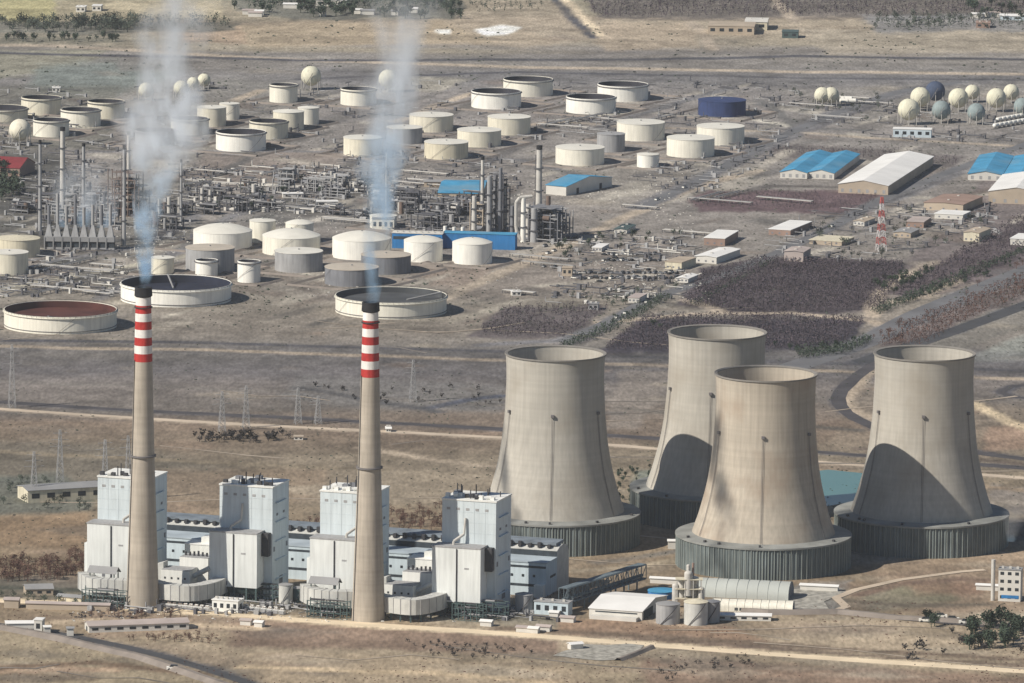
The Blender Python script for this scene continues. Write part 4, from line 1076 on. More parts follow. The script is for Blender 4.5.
# small domed vessel on legs and the spheres
def sphere_tank(px, py, d, m, label, group='gas spheres on legs'):
    yb = py + d * .5 + d * .18; s_ = S(yb); r = d / 2 / s_
    P = G(px, yb); t = thing('gas_sphere', label, 'gas sphere', P, 0, group)
    zc = r * 1.38
    MB().lathe([(max(.02, r * sin(pi * i / 14)), zc - r * cos(pi * i / 14)) for i in range(15)], 28).obj('shell', M[m], t, True)
    lg = MB().tube((0, 0, 0), (0, 0, zc), .32, 6).data('leg', M['vessel'])
    for k in range(8):
        a = 2 * pi * k / 8; o = link('leg', lg, t); o.location = (r * .97 * cos(a), r * .97 * sin(a), 0)
    MB().cyl(0, 0, zc + r - .1, zc + r + .8, .9, n=8).obj('top_hatch', M['girder'], t)
    st = MB(); 
    for i in range(8):
        a1 = -2.4 + i * .13; st.tube(((r + .6) * cos(a1), (r + .6) * sin(a1), zc * 1.3 * i / 8), ((r + .6) * cos(a1 + .13), (r + .6) * sin(a1 + .13), zc * 1.3 * (i + 1) / 8), .25, 4)
    st.obj('stair', M['girder'], t)
for a in [(311, 76, 20, 'sphere', 'cream gas sphere standing alone beside the small dark rimmed tank'),
          (388, 79, 19, 'sphere', 'cream gas sphere at the edge of the second smoke'),
          (204, 80, 13, 'sphere', 'small gas sphere just out of the first smoke, beside its neighbour'),
          (193, 83, 12, 'sphere', 'small gas sphere second from the open air side of the first smoke'),
          (181, 88, 15, 'sphere', 'gas sphere seen through the first smoke between two others'),
          (146, 90, 15, 'sphere', 'gas sphere on the far side of the first smoke'),
          (20, 130, 22, 'cream2', 'cream round vessel on legs beside the dark rimmed tanks'),
          (822, 95, 16, 'sphere', 'lone cream gas sphere of the near pair, left of its twin'),
          (831, 95, 16, 'sphere', 'lone cream gas sphere of the near pair, touching small white drums'),
          (920, 97, 20, 'sphere', 'cream gas sphere in the cluster, touching the dark navy one'),
          (935, 91, 20, 'sphere_d', 'dark navy gas sphere'),
          (908.5, 109.5, 22, 'sphere', 'cream gas sphere at the near corner of the cluster'),
          (941, 110, 19, 'sphere_g', 'grey blue gas sphere below the navy one'),
          (958, 98, 20, 'sphere', 'cream gas sphere between the navy one and the photo edge'),
          (972, 92, 15, 'sphere', 'small cream gas sphere behind the second grey blue one'),
          (976, 112, 18, 'sphere_g', 'grey blue gas sphere below the small cream ones'),
          (996, 98, 20, 'sphere', 'cream gas sphere nearly at the photo edge'),
          (1011, 92, 16, 'sphere', 'small cream gas sphere behind the one near the photo edge'),
          (1022, 106, 17, 'sphere_g', 'grey gas sphere cut by the photo edge')]:
    sphere_tank(*a)
def drum(px, py, L_, r, m, label, group, rz=AX, z=None):
    t = thing('horizontal_drum', label, 'drum', G(px, py), rz, group)
    b = MB().lathe([(.02, 0), (r * .7, .3), (r, 1), (r, L_ - 1), (r * .7, L_ - .3), (.02, L_)], 12)
    b.v = [(z_ - L_ / 2, y, x + r + 1) for x, y, z_ in b.v]
    b.obj('shell', M[m], t, True)
    for x in (-L_ * .3, L_ * .3): MB().b2(x - .4, x + .4, -r * .6, r * .6, 0, 1.5).obj('saddle', M['tgrey'], t)
for i in range(14):
    drum(1000 + (i % 7) * 4.5 - (i // 7) * 3, 122 + (i // 7) * 6 - (i % 7) * .8, 14, 1.9, 'twhite', 'white horizontal gas drum in the rows below the spheres', 'white drums in rows below the gas spheres')
for i in range(4): drum(840 + i * 4, 102 + (i % 2) * 2, 9, 2.2, 'twhite', 'white drum beside the lone pair of gas spheres', 'white drums by the lone gas spheres', 0)

# ------------------------------------------------------------------ process plant
def stack(px, ytop, ybase, wpx, m, label, cap=True, cat='stack', name='process_stack', group=None, rings=3):
    s_ = S(ybase); r = wpx / 2 / s_; h = HT(ybase - ytop, ybase)
    t = thing(name, label, cat, G(px, ybase), 0, group)
    MB().cyl(0, 0, 0, h, r * 1.15, r * .9, n=16).obj('shaft', M[m], t, True)
    if cap: MB().cyl(0, 0, h - h * .04, h + .4, r * 1.0, n=16).obj('cap', M['soot'], t)
    for i in range(rings):
        z = h * (i + 1) / (rings + 1)
        MB().cyl(0, 0, z, z + .6, r * 1.15 + 1.1, n=12).obj('platform', M['frame'], t)
    MB().tube((-(r * 1.15 + .7), -.5, 0), (-(r * .9 + .8), -.5, h * .9), .25, 4).obj('ladder', M['frame'], t)
    return t
for a in [(40, 141, 232, 3.2, 'tgrey', 'slender dark capped stack nearest the red roofed building'),
          (62.5, 128, 210, 5, 'vessel', 'thick pale stack above the furnace bank'),
          (83.5, 144, 212, 3.4, 'tgrey', 'slender grey stack between the thick pale one and the rusty frame'),
          (128.5, 132, 208, 3.6, 'vessel', 'pale stack rising from the rusty frame by the smoke'),
          (124, 146, 246, 3.2, 'tgrey', 'tall thin dark capped stack in front of the rusty frame'),
          (181, 160, 225, 2.4, 'tgrey', 'thin grey stack just past the first smoke'),
          (482, 157, 230, 3.6, 'vessel', 'slender white stack beside the dark tall column'),
          (504.5, 184, 231, 3.2, 'vessel', 'short silver column behind the blue building'),
          (538.5, 146, 236, 6, 'vessel', 'thick white stack over the grey reactor block'),
          (386, 150, 226, 1.8, 'vessel', 'thin white flare pipe at the second smoke')]:
    stack(*a, group='stacks of the refinery')
for a in [(169, 197, 222, 4, 'vessel', 'white column with banded foot beside the first smoke'), (179.5, 197, 222, 4, 'vessel', 'white column twin standing further from the first smoke'),
          (159, 199, 222, 3, 'vessel', 'slim white column inside the first smoke edge'), (202, 188, 207, 3.6, 'vessel', 'white vertical vessel of the pair among the dark trees, nearer the smoke'),
          (210, 190, 207, 3.4, 'vessel', 'white vertical vessel of the pair among the dark trees, away from the smoke'),
          (445, 226, 244, 4, 'twhite', 'white round drum behind the blue building, first of three'), (454, 227, 244, 4, 'twhite', 'white round drum behind the blue building, middle of three'),
          (462.5, 227, 244, 4, 'twhite', 'white round drum behind the blue building, last of three'), (495, 172, 230, 5, 'tdark', 'dark column inside the steel tower'),
          (528, 204, 240, 5, 'vessel', 'white column at the bent pipe of the reactor block'), (548, 196, 238, 5, 'frame_r', 'rust brown column under the thick white stack'),
          (489, 176, 232, 5, 'tgrey', 'grey column close beside the slender white stack'), (500, 168, 232, 4, 'tdark', 'dark grey column on the far side of the tall steel tower'),
          (523, 198, 242, 5, 'twhite', 'white column standing before the grey reactor block'), (534, 208, 242, 7, 'tgrey', 'fat grey vessel in the grey reactor block'), (554, 212, 240, 6, 'tgrey', 'fat grey vessel at the far end of the grey reactor block'),
          (474, 196, 234, 5, 'vessel', 'short silver column before the slender white stack'), (512, 206, 236, 4, 'tdark', 'dark column between the steel tower and the bent white pipe')]:
    stack(*a, cap=False, cat='column', name='process_column', group='process columns of the refinery', rings=2)
def frame_unit(px, py, L_, W_, h, fl, fm, seed, label, group, rz=None, nv=6):
    rr = random.Random(seed)
    t = thing('process_unit', label, 'process unit', G(px, py), AX - pi / 2 if rz is None else rz, group)
    f = MB(); nx = max(2, int(L_ / 6)); ny = max(2, int(W_ / 6) + 1)
    for i in range(nx + 1):
        for j in range(ny):
            x = L_ * i / nx; y = W_ * j / (ny - 1); f.b2(x - .35, x + .35, y - .35, y + .35, 0, h * rr.uniform(.7, 1))
    for k in range(1, fl + 1):
        z = h * k / fl * .92; x0 = rr.uniform(0, L_ * .25); x1 = L_ - rr.uniform(0, L_ * .25)
        for y in (0, W_): f.b2(x0, x1, y - .2, y + .2, z, z + .6)
        f.b2(x0, x1, 0, W_, z - .2, z)
    f.b2(0, L_, -.2, .2, 0, .4); f.b2(0, L_, W_ - .2, W_ + .2, 0, .4); f.b2(-.2, .2, 0, W_, 0, .4)
    for k in range(1, ny - 1): f.b2(0, L_, W_ * k / (ny - 1) - .1, W_ * k / (ny - 1) + .1, 0, .4)
    f.obj('frame', M[fm], t)
    for i in range(nv):
        x, y = rr.uniform(1, L_ - 1), rr.uniform(0, W_); z = rr.choice([0, h * .3, h * .6]); r = rr.uniform(.8, 2.2)
        b = MB()
        if rr.random() < .5: b.cyl(x, y, z, min(z + rr.uniform(4, 12), h * 1.25), r, n=12)
        else: b.tube((x - 3, y, z + r), (x + 3, y, z + r), r, 10)
        b.obj('vessel', M[rr.choice(['vessel', 'tgrey', 'tgrey', 'frame', 'tdark', 'tdark', 'frame_r', 'pipe'])], t, True)
    for i in range(4):
        y = rr.uniform(0, W_); z = rr.uniform(2, h); MB().tube((0, y, z), (L_, y, z), rr.uniform(.25, .6), 6).obj('pipe', M['pipe'], t)
    return t
gname = 'steel process units of the refinery'
ua = [(488, 231, 14, 12, 52, 9, 'frame', 'tall dark steel tower of many floors beside the slender white stack'),
      (521, 240, 34, 22, 30, 5, 'tdark', 'grey reactor block with white vessels under the thick white stack'),
      (536, 238, 24, 20, 26, 4, 'tgrey', 'lower grey frame at the far side of the reactor block'),
      (470, 230, 12, 10, 24, 4, 'walltan', 'tan steel frame at the foot of the slender white stack'),
      (108, 215, 26, 14, 40, 6, 'frame_r', 'tall rusty frame between the stacks beside the first smoke'),
      (128, 214, 14, 12, 26, 4, 'frame_r', 'lower rusty frame touching the first smoke')]
for i, a in enumerate(ua): frame_unit(*a[:7], 100 + i, a[7], gname, nv=12)
bands = [((396, 470), (205, 230), 13, 'low dark process equipment between the second smoke and the slender white stack', 'frame'),
         ((184, 250), (190, 214), 8, 'low process equipment between the white vessel pair and the smoke', 'frame'),
         ((262, 335), (178, 205), 9, 'low pipework unit between the two smoke plumes', 'tgrey'),
         ((318, 392), (188, 222), 9, 'low grey process equipment at the foot of the second smoke', 'frame'),
         ((44, 112), (196, 228), 11, 'grey process equipment above the furnace bank', 'tgrey'),
         ((0, 40), (205, 232), 5, 'dark equipment beside the red roofed building', 'frame'),
         ((132, 170), (210, 240), 4, 'dark equipment at the foot of the first smoke', 'frame')]
for bi, ((x0, x1), (y0, y1), n, lab, fm) in enumerate(bands):
    for i in range(n):
        frame_unit(R.uniform(x0, x1), R.uniform(y0, y1), R.uniform(12, 26), R.uniform(6, 12), R.uniform(6, 15), R.randint(2, 3), fm, 500 + bi * 40 + i, lab, lab, nv=R.randint(3, 6))
# furnace bank: eight bays with hoods
fb = thing('furnace_bank', 'long furnace bank with a row of dark square openings', 'furnace', G(44, 249), radians(-2), None)
for i in range(8):
    x = i * 7.2
    MB().b2(x, x + .9, -1, 8, 0, 10).obj('pier', M['roofgrey'], fb)
    MB().b2(x + .9, x + 7.2, 0, 8, 0, 1.6).obj('sill', M['tgrey'], fb)
    MB().b2(x + .9, x + 7.2, .4, 8, 1.6, 6.5).obj('opening', M['band'], fb)
    MB().b2(x, x + 7.2, -.6, 8, 6.5, 10.5).obj('lintel', M['roofgrey'], fb)
    v = [(x + .6, 0, 10.5), (x + 6.6, 0, 10.5), (x + 6.6, 7.5, 10.5), (x + .6, 7.5, 10.5), (x + 2.6, 2.6, 20), (x + 4.6, 2.6, 20), (x + 4.6, 5, 20), (x + 2.6, 5, 20)]
    MB().add(v, [(0, 1, 5, 4), (1, 2, 6, 5), (2, 3, 7, 6), (3, 0, 4, 7), (4, 5, 6, 7)]).obj('hood', M['tgrey'], fb)
    MB().cyl(x + 3.6, 3.8, 20, 20 + R.uniform(12, 26), 1.3, n=10).obj('flue', M['tgrey'] if i % 3 else M['tdark'], fb)
# big bent pipe of the reactor block
bp = thing('bent_pipe', 'big white pipe bent over the side of the reactor block', 'pipe', G(517, 242))
pts = [(4, 0, 1.5), (0, 0, 7), (-1, 0, 14), (-1, 0, 33), (2, 0, 37), (12, 2, 38)]
b = MB(); [b.tube(pts[i], pts[i + 1], 1.5, 10) for i in range(5)]; b.obj('pipe', M['vessel'], bp); MB().b2(3, 5, -1, 1, 0, 1.5).obj('support', M['tgrey'], bp)
bp = thing('bent_pipe', 'thin silver pipe bent from the slender white stack to the ground', 'pipe', G(491, 231))
pts = [(-6, 0, 24), (0, 0, 24), (0, 0, 1)]
b = MB(); [b.tube(pts[i], pts[i + 1], .9, 8) for i in range(2)]; b.obj('pipe', M['vessel'], bp); MB().b2(-1, 1, -1, 1, 0, 1).obj('support', M['tgrey'], bp)

def pipe_rack(px, py, L_, rz, n, label, group, m='pipe'):
    t = thing('pipe_rack', label, 'pipe rack', G(px, py), rz, group)
    f = MB()
    k = max(2, int(L_ / 9))
    for i in range(k + 1):
        x = L_ * i / k; f.b2(x - .2, x + .2, 0, .4, 0, 2); f.b2(x - .2, x + .2, 4.6, 5, 0, 2); f.b2(x - .25, x + .25, 0, 5, 2, 2.4)
    f.obj('frame', M['frame'], t)
    for i in range(n):
        y = .5 + 4 * i / max(1, n - 1); r = R.uniform(.15, .4); MB().tube((0, y, 2.4 + r), (L_, y, 2.4 + r), r, 6).obj('pipe', M[m if i % 3 else 'vessel'], t)
AX2 = AX - pi / 2
pr_ = [((20, 120), (262, 300), 8, 'pipe rack in the ground between the red lined tank and the furnace bank'), ((180, 330), (170, 190), 6, 'pipe rack between the smoke plumes'),
       ((230, 330), (200, 222), 6, 'pipe rack behind the cream domed tanks'), ((530, 660), (118, 130), 5, 'pipe rack among the flat roofed tanks'),
       ((780, 900), (96, 122), 5, 'pipe rack by the gas spheres'), ((600, 760), (190, 240), 6, 'pipe rack beyond the reactor block'),
       ((430, 520), (255, 300), 3, 'pipe rack before the white domed tanks'), ((330, 430), (168, 186), 4, 'pipe rack behind the second smoke')]
for (x0, x1), (y0, y1), n, lab in pr_:
    for i in range(n): pipe_rack(R.uniform(x0, x1), R.uniform(y0, y1), R.uniform(25, 70), AX2 + R.uniform(-.04, .04) + (pi / 2 if R.random() < .25 else 0), R.randint(3, 5), lab, lab)

# ------------------------------------------------------------------ refinery and town buildings
def bpx(name, label, cat, px, py, wpx, dep_px, hpx, rise, wm, rm, ang=None, group=None, **kw):
    """wpx: run of the long side in pixels, ang defaults to the street grid"""
    s_ = S(py); a = AX2 if ang is None else ang
    return building(name, label, cat, px, py, a, wpx / s_ / max(.3, abs(cos(a))), dep_px, HT(hpx, py), rise, wm, rm, group, **kw)
bpx('warehouse', 'blue roofed warehouse behind the thick white stack', 'warehouse', 546, 194, 20, 76, 9, 5, M['wallwhite'], M['roofblue'], radians(-32), doors=2)
bpx('warehouse', 'smaller blue roofed shed behind the tall steel tower', 'warehouse', 438, 198, 44, 85, 5, 4, M['walltan'], M['roofblue'], radians(-4), win=3)
bpx('warehouse', 'long bright blue building behind the white domed tanks', 'warehouse', 443, 248, 72, 12, 15, 1, M['wallblue'], M['roofblue'], radians(-8), flat=True)
bpx('warehouse', 'short blue building with pale strip beside the second smoke', 'warehouse', 392, 248, 50, 14, 15, 1, M['wallblue'], M['wallwhite'], radians(-8), flat=True, band=True, vents=8)
bpx('house', 'cream block building at the foot of the second smoke', 'building', 372, 230, 22, 14, 11, 1, M['cream'], M['roofgrey'], radians(-3), flat=True, win=4)
bpx('warehouse', 'red roofed building at the photo edge by dark trees', 'building', -14, 175, 34, 40, 8, 7, M['wallbrown'], M['roofred'], radians(-16), win=5)
def hangar(px, py, W_, L_, hpx, wm, rm, label, ang=77, win=0, rise=3):
    t = building('hangar', label, 'hangar', px, py, radians(ang), L_, W_, HT(hpx, py), rise, M[wm], M[rm], None)
    for i in range(win):
        y = W_ * (i + .5) / win; MB().b2(-.1, 0, y - 1.2, y + 1.2, 1, 4).obj('window', M['tgrey'], t)
hangar(807, 179, 24, 135, 6, 'wallwhite', 'roofblue', 'blue roofed hangar of the touching pair, away from the white hangar', 78, 4)
hangar(834, 179.5, 24, 135, 6, 'wallwhite', 'roofblue', 'blue roofed hangar of the touching pair, beside the white hangar', 78, 4)
hangar(888, 195, 44, 205, 9, 'walltan', 'roofwhite', 'large white roofed hangar with dusty front wall', 76, 6, 4)
hangar(1002, 181, 30, 130, 6, 'wallwhite', 'roofblue', 'blue roofed hangar near the photo edge', 82, 4)
hangar(1038, 182, 30, 130, 6, 'wallwhite', 'roofblue', 'blue roofed hangar cut by the photo edge', 82, 4)
hangar(1044, 205, 48, 110, 12, 'walltan', 'roofwhite', 'cream walled hangar cut by the photo edge', 80, 5, 4)
bpx('house', 'low white and blue shed below the gas spheres', 'shed', 893, 137, 38, 12, 8, 1, M['hallwall'], M['roofwhite'], radians(-6), flat=True, win=5)
tw = [ # px, py, wpx, depth m, hpx, wall, roof, label
 (704, 246, 26, 22, 9, 'wallbrown', 'roofwhite', 'brown walled building with white roof in the yard'), (694, 264, 28, 24, 8, 'wallwhite', 'roofwhite', 'white building with windows below the brown walled one'),
 (664, 270, 22, 14, 9, 'tyel', 'walltan', 'tan block beside the parked cars'), (676, 283, 15, 8, 5, 'wallwhite', 'roofwhite', 'white shed below the tan block'),
 (562, 276, 10, 8, 8, 'walltan', 'walltan', 'lone tan box building on open ground'), (784, 262, 24, 12, 12, 'roofpink', 'roofpink', 'pinkish two storey building above the dark orchard'),
 (768, 236, 28, 26, 7, 'wallbrown', 'roofwhite', 'dark walled long shed with white roof'), (923, 212, 50, 26, 9, 'walltan', 'wallbrown', 'wide brown roofed works building before the blue hangar'),
 (934, 220, 36, 10, 6, 'wallwhite', 'roofwhite', 'long white low building before the brown works'), (963, 242, 20, 14, 11, 'tyel', 'walltan', 'tan block building beside the orchard road'),
 (808, 246, 42, 14, 5, 'walltan', 'tyel', 'long tan wall shed beside the mast'), (853, 226, 14, 12, 5, 'wallwhite', 'walltan', 'cream shed beside the foot of the mast'),
 (1010, 246, 26, 14, 8, 'wallwhite', 'roofwhite', 'white house cut by the photo edge'), (893, 238, 22, 12, 6, 'walltan', 'roofgrey', 'grey roofed shed right of the mast'),
 (906, 228, 22, 14, 7, 'wallbrown', 'roofpink', 'pink roofed brick building behind the mast'), (614, 234, 16, 14, 5, 'wallwhite', 'steel_g', 'small green roofed shed beyond the reactor block'),
 (592, 252, 12, 8, 5, 'wallwhite', 'roofwhite', 'small white cabin beside the street'), (512, 296, 9, 8, 4, 'wallwhite', 'roofwhite', 'tiny white cabin above the dark grove'),
 (628, 303, 14, 10, 6, 'wallwhite', 'roofpink', 'white cabin in the green yard'), (588, 310, 10, 9, 6, 'tgrey', 'roofgrey', 'grey cabin in the green yard'),
 (708, 34, 46, 40, 8, 'walltan', 'walltan', 'long tan barracks at the far orchard'), (745, 30, 22, 40, 8, 'tyel', 'wallwhite', 'yellow end building of the far barracks'),
 (782, 38, 16, 20, 6, 'steel_g', 'steel_g', 'dark green shed at the far field edge'), (976, 28, 14, 20, 5, 'wallbrown', 'wallbrown', 'orange brown farmhouse in the far fields'),
 (316, 6, 30, 26, 6, 'wallwhite', 'roofwhite', 'white roofed farm building behind the far trees'), (76, 12, 9, 14, 5, 'wallwhite', 'roofwhite', 'white far farmhouse, first of two in the trees'),
 (92, 11, 9, 14, 5, 'wallwhite', 'roofwhite', 'white far farmhouse, second of two in the trees'), (1000, 20, 24, 20, 4, 'hallwall', 'roofwhite', 'pale far shed by the photo edge'),
 (316, 206, 22, 9, 4, 'wallwhite', 'roofwhite', 'long white roofed shed between the plumes'), (283, 198, 20, 8, 4, 'wallwhite', 'roofwhite', 'white roofed shed behind the cream tanks'),
 (424, 187, 44, 10, 5, 'walltan', 'roofgrey', 'long tan wall building behind the small blue roof'), (52, 92, 8, 8, 4, 'wallwhite', 'roofwhite', 'white hut above the dark rimmed tanks'),
 (294, 440, 9, 6, 3, 'wallwhite', 'walltan', 'tiny cream hut on the open plain'), (386, 432, 5, 6, 3, 'wallwhite', 'roofwhite', 'tiny white hut by the middle dirt road')]
for i, (px, py, w_, d_, h_, a, b_, lab) in enumerate(tw):
    if 190 < py < 320 and px > 560 and w_ > 11:
        s_ = S(py); W_ = w_ / s_ * .82; L_ = max(24, d_ * 2.2)
        t = building('house', lab, 'building', px + w_ * .8, py, radians(R.uniform(66, 76)), L_, W_, HT(h_ * .8, py), 1.0, M[a], M[b_], None, vents=2 if i % 2 else 0, flat=(i % 2 == 0))
        for q in range(3):
            y = W_ * (q + .5) / 3; MB().b2(-.1, 0, y - .8, y + .8, 1.2, 2.6).obj('window', M['tdark'], t)
        continue
    bpx('house', lab, 'building', px, py, w_, d_, h_, 1.2, M[a], M[b_], radians(R.choice([-6, 8, 2, 20]) if py > 60 else -4), win=max(2, int(w_ / 9)), flat=(i % 3 != 0), vents=2 if i % 2 else 0)

# parked vehicles in the yard
cb = thing('parked_car', 'small parked vehicle in the yard rows between the street and the dark groves', 'car', G(574, 272), 0, 'vehicles parked in the yard')
MB().b2(-2.2, 2.2, -.9, .9, .35, 1.1).obj('body', M['twhite'], cb)
MB().add([(-1.4, -.8, 1.1), (1.5, -.8, 1.1), (1.5, .8, 1.1), (-1.4, .8, 1.1), (-.9, -.7, 1.7), (.9, -.7, 1.7), (.9, .7, 1.7), (-.9, .7, 1.7)], [(0, 1, 5, 4), (1, 2, 6, 5), (2, 3, 7, 6), (3, 0, 4, 7), (4, 5, 6, 7)]).obj('cabin', M['glass'], cb)
wd = MB().tube((0, -.1, 0), (0, .1, 0), .36, 10).data('wheel', M['soot'])
for x in (-1.4, 1.4):
    for y in (-.85, .85): o = link('wheel', wd, cb); o.location = (x, y, .36)
mats_c = [M['twhite'], M['tdark'], M['tdark'], M['tgrey'], M['soot'], M['tgrey'], M['soot']]
body_meshes = []
for m_ in mats_c:
    me = cb.children[0].data.copy(); me.materials[0] = m_; body_meshes.append(me)
for i in range(85):
    c = copy_tree(cb)
    if i < 40: c.location = G(574 + (i % 20) * 5.4, 273.5 + (i // 20) * 5 + R.uniform(-.4, .4))
    elif i < 66: k = i - 40; c.location = G(604 + (k % 13) * 4.6, 255 + (k // 13) * 6 + R.uniform(-.4, .4))
    else: c.location = G(R.uniform(540, 700), R.uniform(246, 305))
    c.scale = [1.1] * 3 if i % 3 else (1.6, 1.2, 1.5)
    c.rotation_euler = (0, 0, AX + (pi / 2 if i % 4 == 0 else 0))
    for ch in c.children:
        if ch.name.startswith('body'): ch.data = R.choice(body_meshes)
for i, (px, py, lab) in enumerate([(926, 622, 'white truck beside the dark evergreens at the lower road'), (940, 618, 'white van between dark evergreens at the lower road'), (966, 624, 'pale truck at the far end of the evergreens'), (952, 621, 'white truck on the road before the evergreen clump'), (174, 670, 'lone white vehicle on the bare ground below the asphalt road')]):
    c = copy_tree(cb); c.location = G(px, py); c.scale = (2, 1.6, 1.9); c['label'] = lab; c['category'] = 'truck'; c['group'] = 'vehicles on the lower roads'; c.name = 'parked_truck'
    if 'category' in c: pass

for i in range(12):
    u = R.random(); A_, B_ = R.choice([((610, 322), (655, 299)), ((720, 276), (775, 254)), ((830, 228), (885, 199)), ((500, 274), (560, 249)), ((640, 208), (700, 181)), ((100, 609), (230, 615))])
    c = copy_tree(cb); c.location = G(A_[0] + (B_[0] - A_[0]) * u, A_[1] + (B_[1] - A_[1]) * u); c.name = 'road_vehicle'; c.scale = (1.4, 1.2, 1.3)
    c['label'] = 'tiny vehicle out on one of the streets or dirt roads'; c['group'] = 'vehicles on the streets'; c.rotation_euler = (0, 0, AX + R.uniform(-.1, .1))
for i in range(12):
    x_ = R.uniform(240, 455) if i < 9 else R.uniform(960, 1020); y_ = R.uniform(8, 17) if i < 9 else R.uniform(16, 24)
    bpx('house', 'pale farm house among the dark trees of the far belt', 'house', x_, y_, R.uniform(6, 16), 10, 4, 1, M['wallwhite'], M[R.choice(['roofwhite', 'roofgrey', 'roofpink'])], radians(-4), 'pale farm houses in the far tree belts')

# masts
def mast(px, ytop, ybase, wb, label, name, group, banded=True, m='tgrey'):
    h = HT(ybase - ytop, ybase); t = thing(name, label, 'mast', G(px, ybase), .3, group)
    n = 8
    for k in range(n):
        b = MB(); z0, z1 = h * k / n, h * (k + 1) / n; w0 = wb * (1 - .75 * k / n); w1 = wb * (1 - .75 * (k + 1) / n); rr_ = .24 if banded else .13
        for x, y in ((-1, -1), (1, -1), (1, 1), (-1, 1)):
            b.tube((x * w0, y * w0, z0), (x * w1, y * w1, z1), rr_, 4)
        for x, y, x2, y2 in ((-1, -1, 1, -1), (1, -1, 1, 1), (1, 1, -1, 1), (-1, 1, -1, -1)):
            b.tube((x * w0, y * w0, z0), (x2 * w1, y2 * w1, z1), rr_ * .8, 4); b.tube((x2 * w0, y2 * w0, z0), (x * w1, y * w1, z1), rr_ * .8, 4)
            b.tube((x * w1, y * w1, z1), (x2 * w1, y2 * w1, z1), rr_ * .8, 4)
        b.obj('segment', (M['mast_r'] if k % 2 else M['mast_w']) if banded else M[m], t)
    if not banded:
        for z, l in ((h * .7, 7), (h * .82, 6), (h * .94, 5)):
            MB().tube((-l, 0, z), (l, 0, z), .16, 4).obj('crossarm', M[m], t)
    return t
mast(881, 197, 251, 3.6, 'red and white banded lattice mast', 'radio_mast', None)
for i, (px, yt, yb) in enumerate([(12, 345, 408), (60, 430, 484), (222, 392, 432), (246, 386, 428), (298, 388, 424), (318, 396, 424), (413, 360, 402), (34, 452, 500), (105, 440, 492), (128, 436, 500)]):
    mast(px, yt, yb, 2.4, 'faint grey lattice power pylon standing on the middle plain', 'power_pylon', 'power pylons on the middle plain', False)

# ------------------------------------------------------------------ vegetation
def tree_mesh(kind, seed, n, leaf, m, trunk_h=.35, sx=.42, name=None):
    """unit height tree: tapered trunk, limbs and leaf clumps spread through an uneven crown"""
    rr = random.Random(seed); b = MB()
    b.lathe([(.045, -.02), (.03, trunk_h), (.012, .75)], 5)
    for i in range(5):
        a = rr.uniform(0, 6.28); z = rr.uniform(trunk_h * .7, .6); b.tube((0, 0, z), (cos(a) * sx * .7, sin(a) * sx * .7, z + .25), .014, 3)
    lobes = [(rr.uniform(-.5, .5) * sx, rr.uniform(-.5, .5) * sx, rr.uniform(.45, .8), rr.uniform(.35, .7) * sx) for _ in range(6)]
    for i in range(n):
        lx, ly, lz, lr = rr.choice(lobes)
        u = Vector((rr.gauss(0, 1), rr.gauss(0, 1), rr.gauss(0, 1))).normalized() * lr * rr.uniform(.35, 1.0)
        c = Vector((lx, ly, lz)) + Vector((u.x, u.y, u.z * 1.15))
        s_ = leaf * rr.uniform(.6, 1.3)
        p = Vector((rr.gauss(0, 1), rr.gauss(0, 1), rr.gauss(0, 1))).normalized() * s_; q = p.orthogonal().normalized() * s_ * .8
        b.add([c - p, c + q, c + p, c - q], [(0, 1, 2, 3)])
    return b
def cone_mesh(seed, n, leaf):
    rr = random.Random(seed); b = MB(); b.lathe([(.04, -.02), (.02, .5), (.006, .95)], 5)
    for i in range(n):
        z = rr.uniform(.08, 1) ; rad = .26 * (1 - z) ** .7 * rr.uniform(.5, 1.05) + .01; a = rr.uniform(0, 6.28)
        c = Vector((rad * cos(a), rad * sin(a), z)); s_ = leaf * rr.uniform(.6, 1.2)
        p = Vector((cos(a), sin(a), -.5)).normalized() * s_; q = Vector((-sin(a), cos(a), rr.uniform(-.3, .3))) * s_ * .8
        b.add([c - p, c + q, c + p, c - q], [(0, 1, 2, 3)])
    return b
VAR = {'br': [tree_mesh('br', s_, 80, .05, 0, .2, .5).data('brown_tree', M['tree_br']) for s_ in (1, 2, 3)],
       'dk': [tree_mesh('dk', s_, 150, .07, 0, .2, .45).data('green_tree', M['tree_dk']) for s_ in (4, 5, 6)],
       'cy': [cone_mesh(s_, 70, .07).data('cypress_tree', M['tree_dk']) for s_ in (7, 8)],
       'gg': [tree_mesh('gg', s_, 80, .07, 0, .2, .5).data('pale_tree', M['tree_gg']) for s_ in (9, 10)],
       'sh': [tree_mesh('sh', s_, 40, .12, 0, .05, .6).data('shrub', M['shrubm']) for s_ in (11, 12)]}
def plant(kind, px, py, h, name, label, group, cat='tree'):
    o = link(name, R.choice(VAR[kind])); o.location = G(px, py); k = h * R.uniform(.75, 1.25)
    o.scale = (k * R.uniform(.85, 1.2), k * R.uniform(.85, 1.2), k); o.rotation_euler = (0, 0, R.uniform(0, 6.28))
    return tag(o, label, cat, group)
def inpoly(x, y, P):
    c = False; n = len(P)
    for i in range(n):
        x1, y1 = P[i]; x2, y2 = P[(i + 1) % n]
        if (y1 > y) != (y2 > y) and x < x1 + (y - y1) * (x2 - x1) / (y2 - y1): c = not c
    return c
def grove(P, n, kind, h, name, label, cat='tree'):
    x0, x1 = min(p[0] for p in P), max(p[0] for p in P); y0, y1 = min(p[1] for p in P), max(p[1] for p in P); k = 0; it = 0
    while k < n and it < n * 40:
        it += 1; x, y = R.uniform(x0, x1), R.uniform(y0, y1)
        if inpoly(x, y, P): plant(kind, x, y, h, name, label, label, cat); k += 1
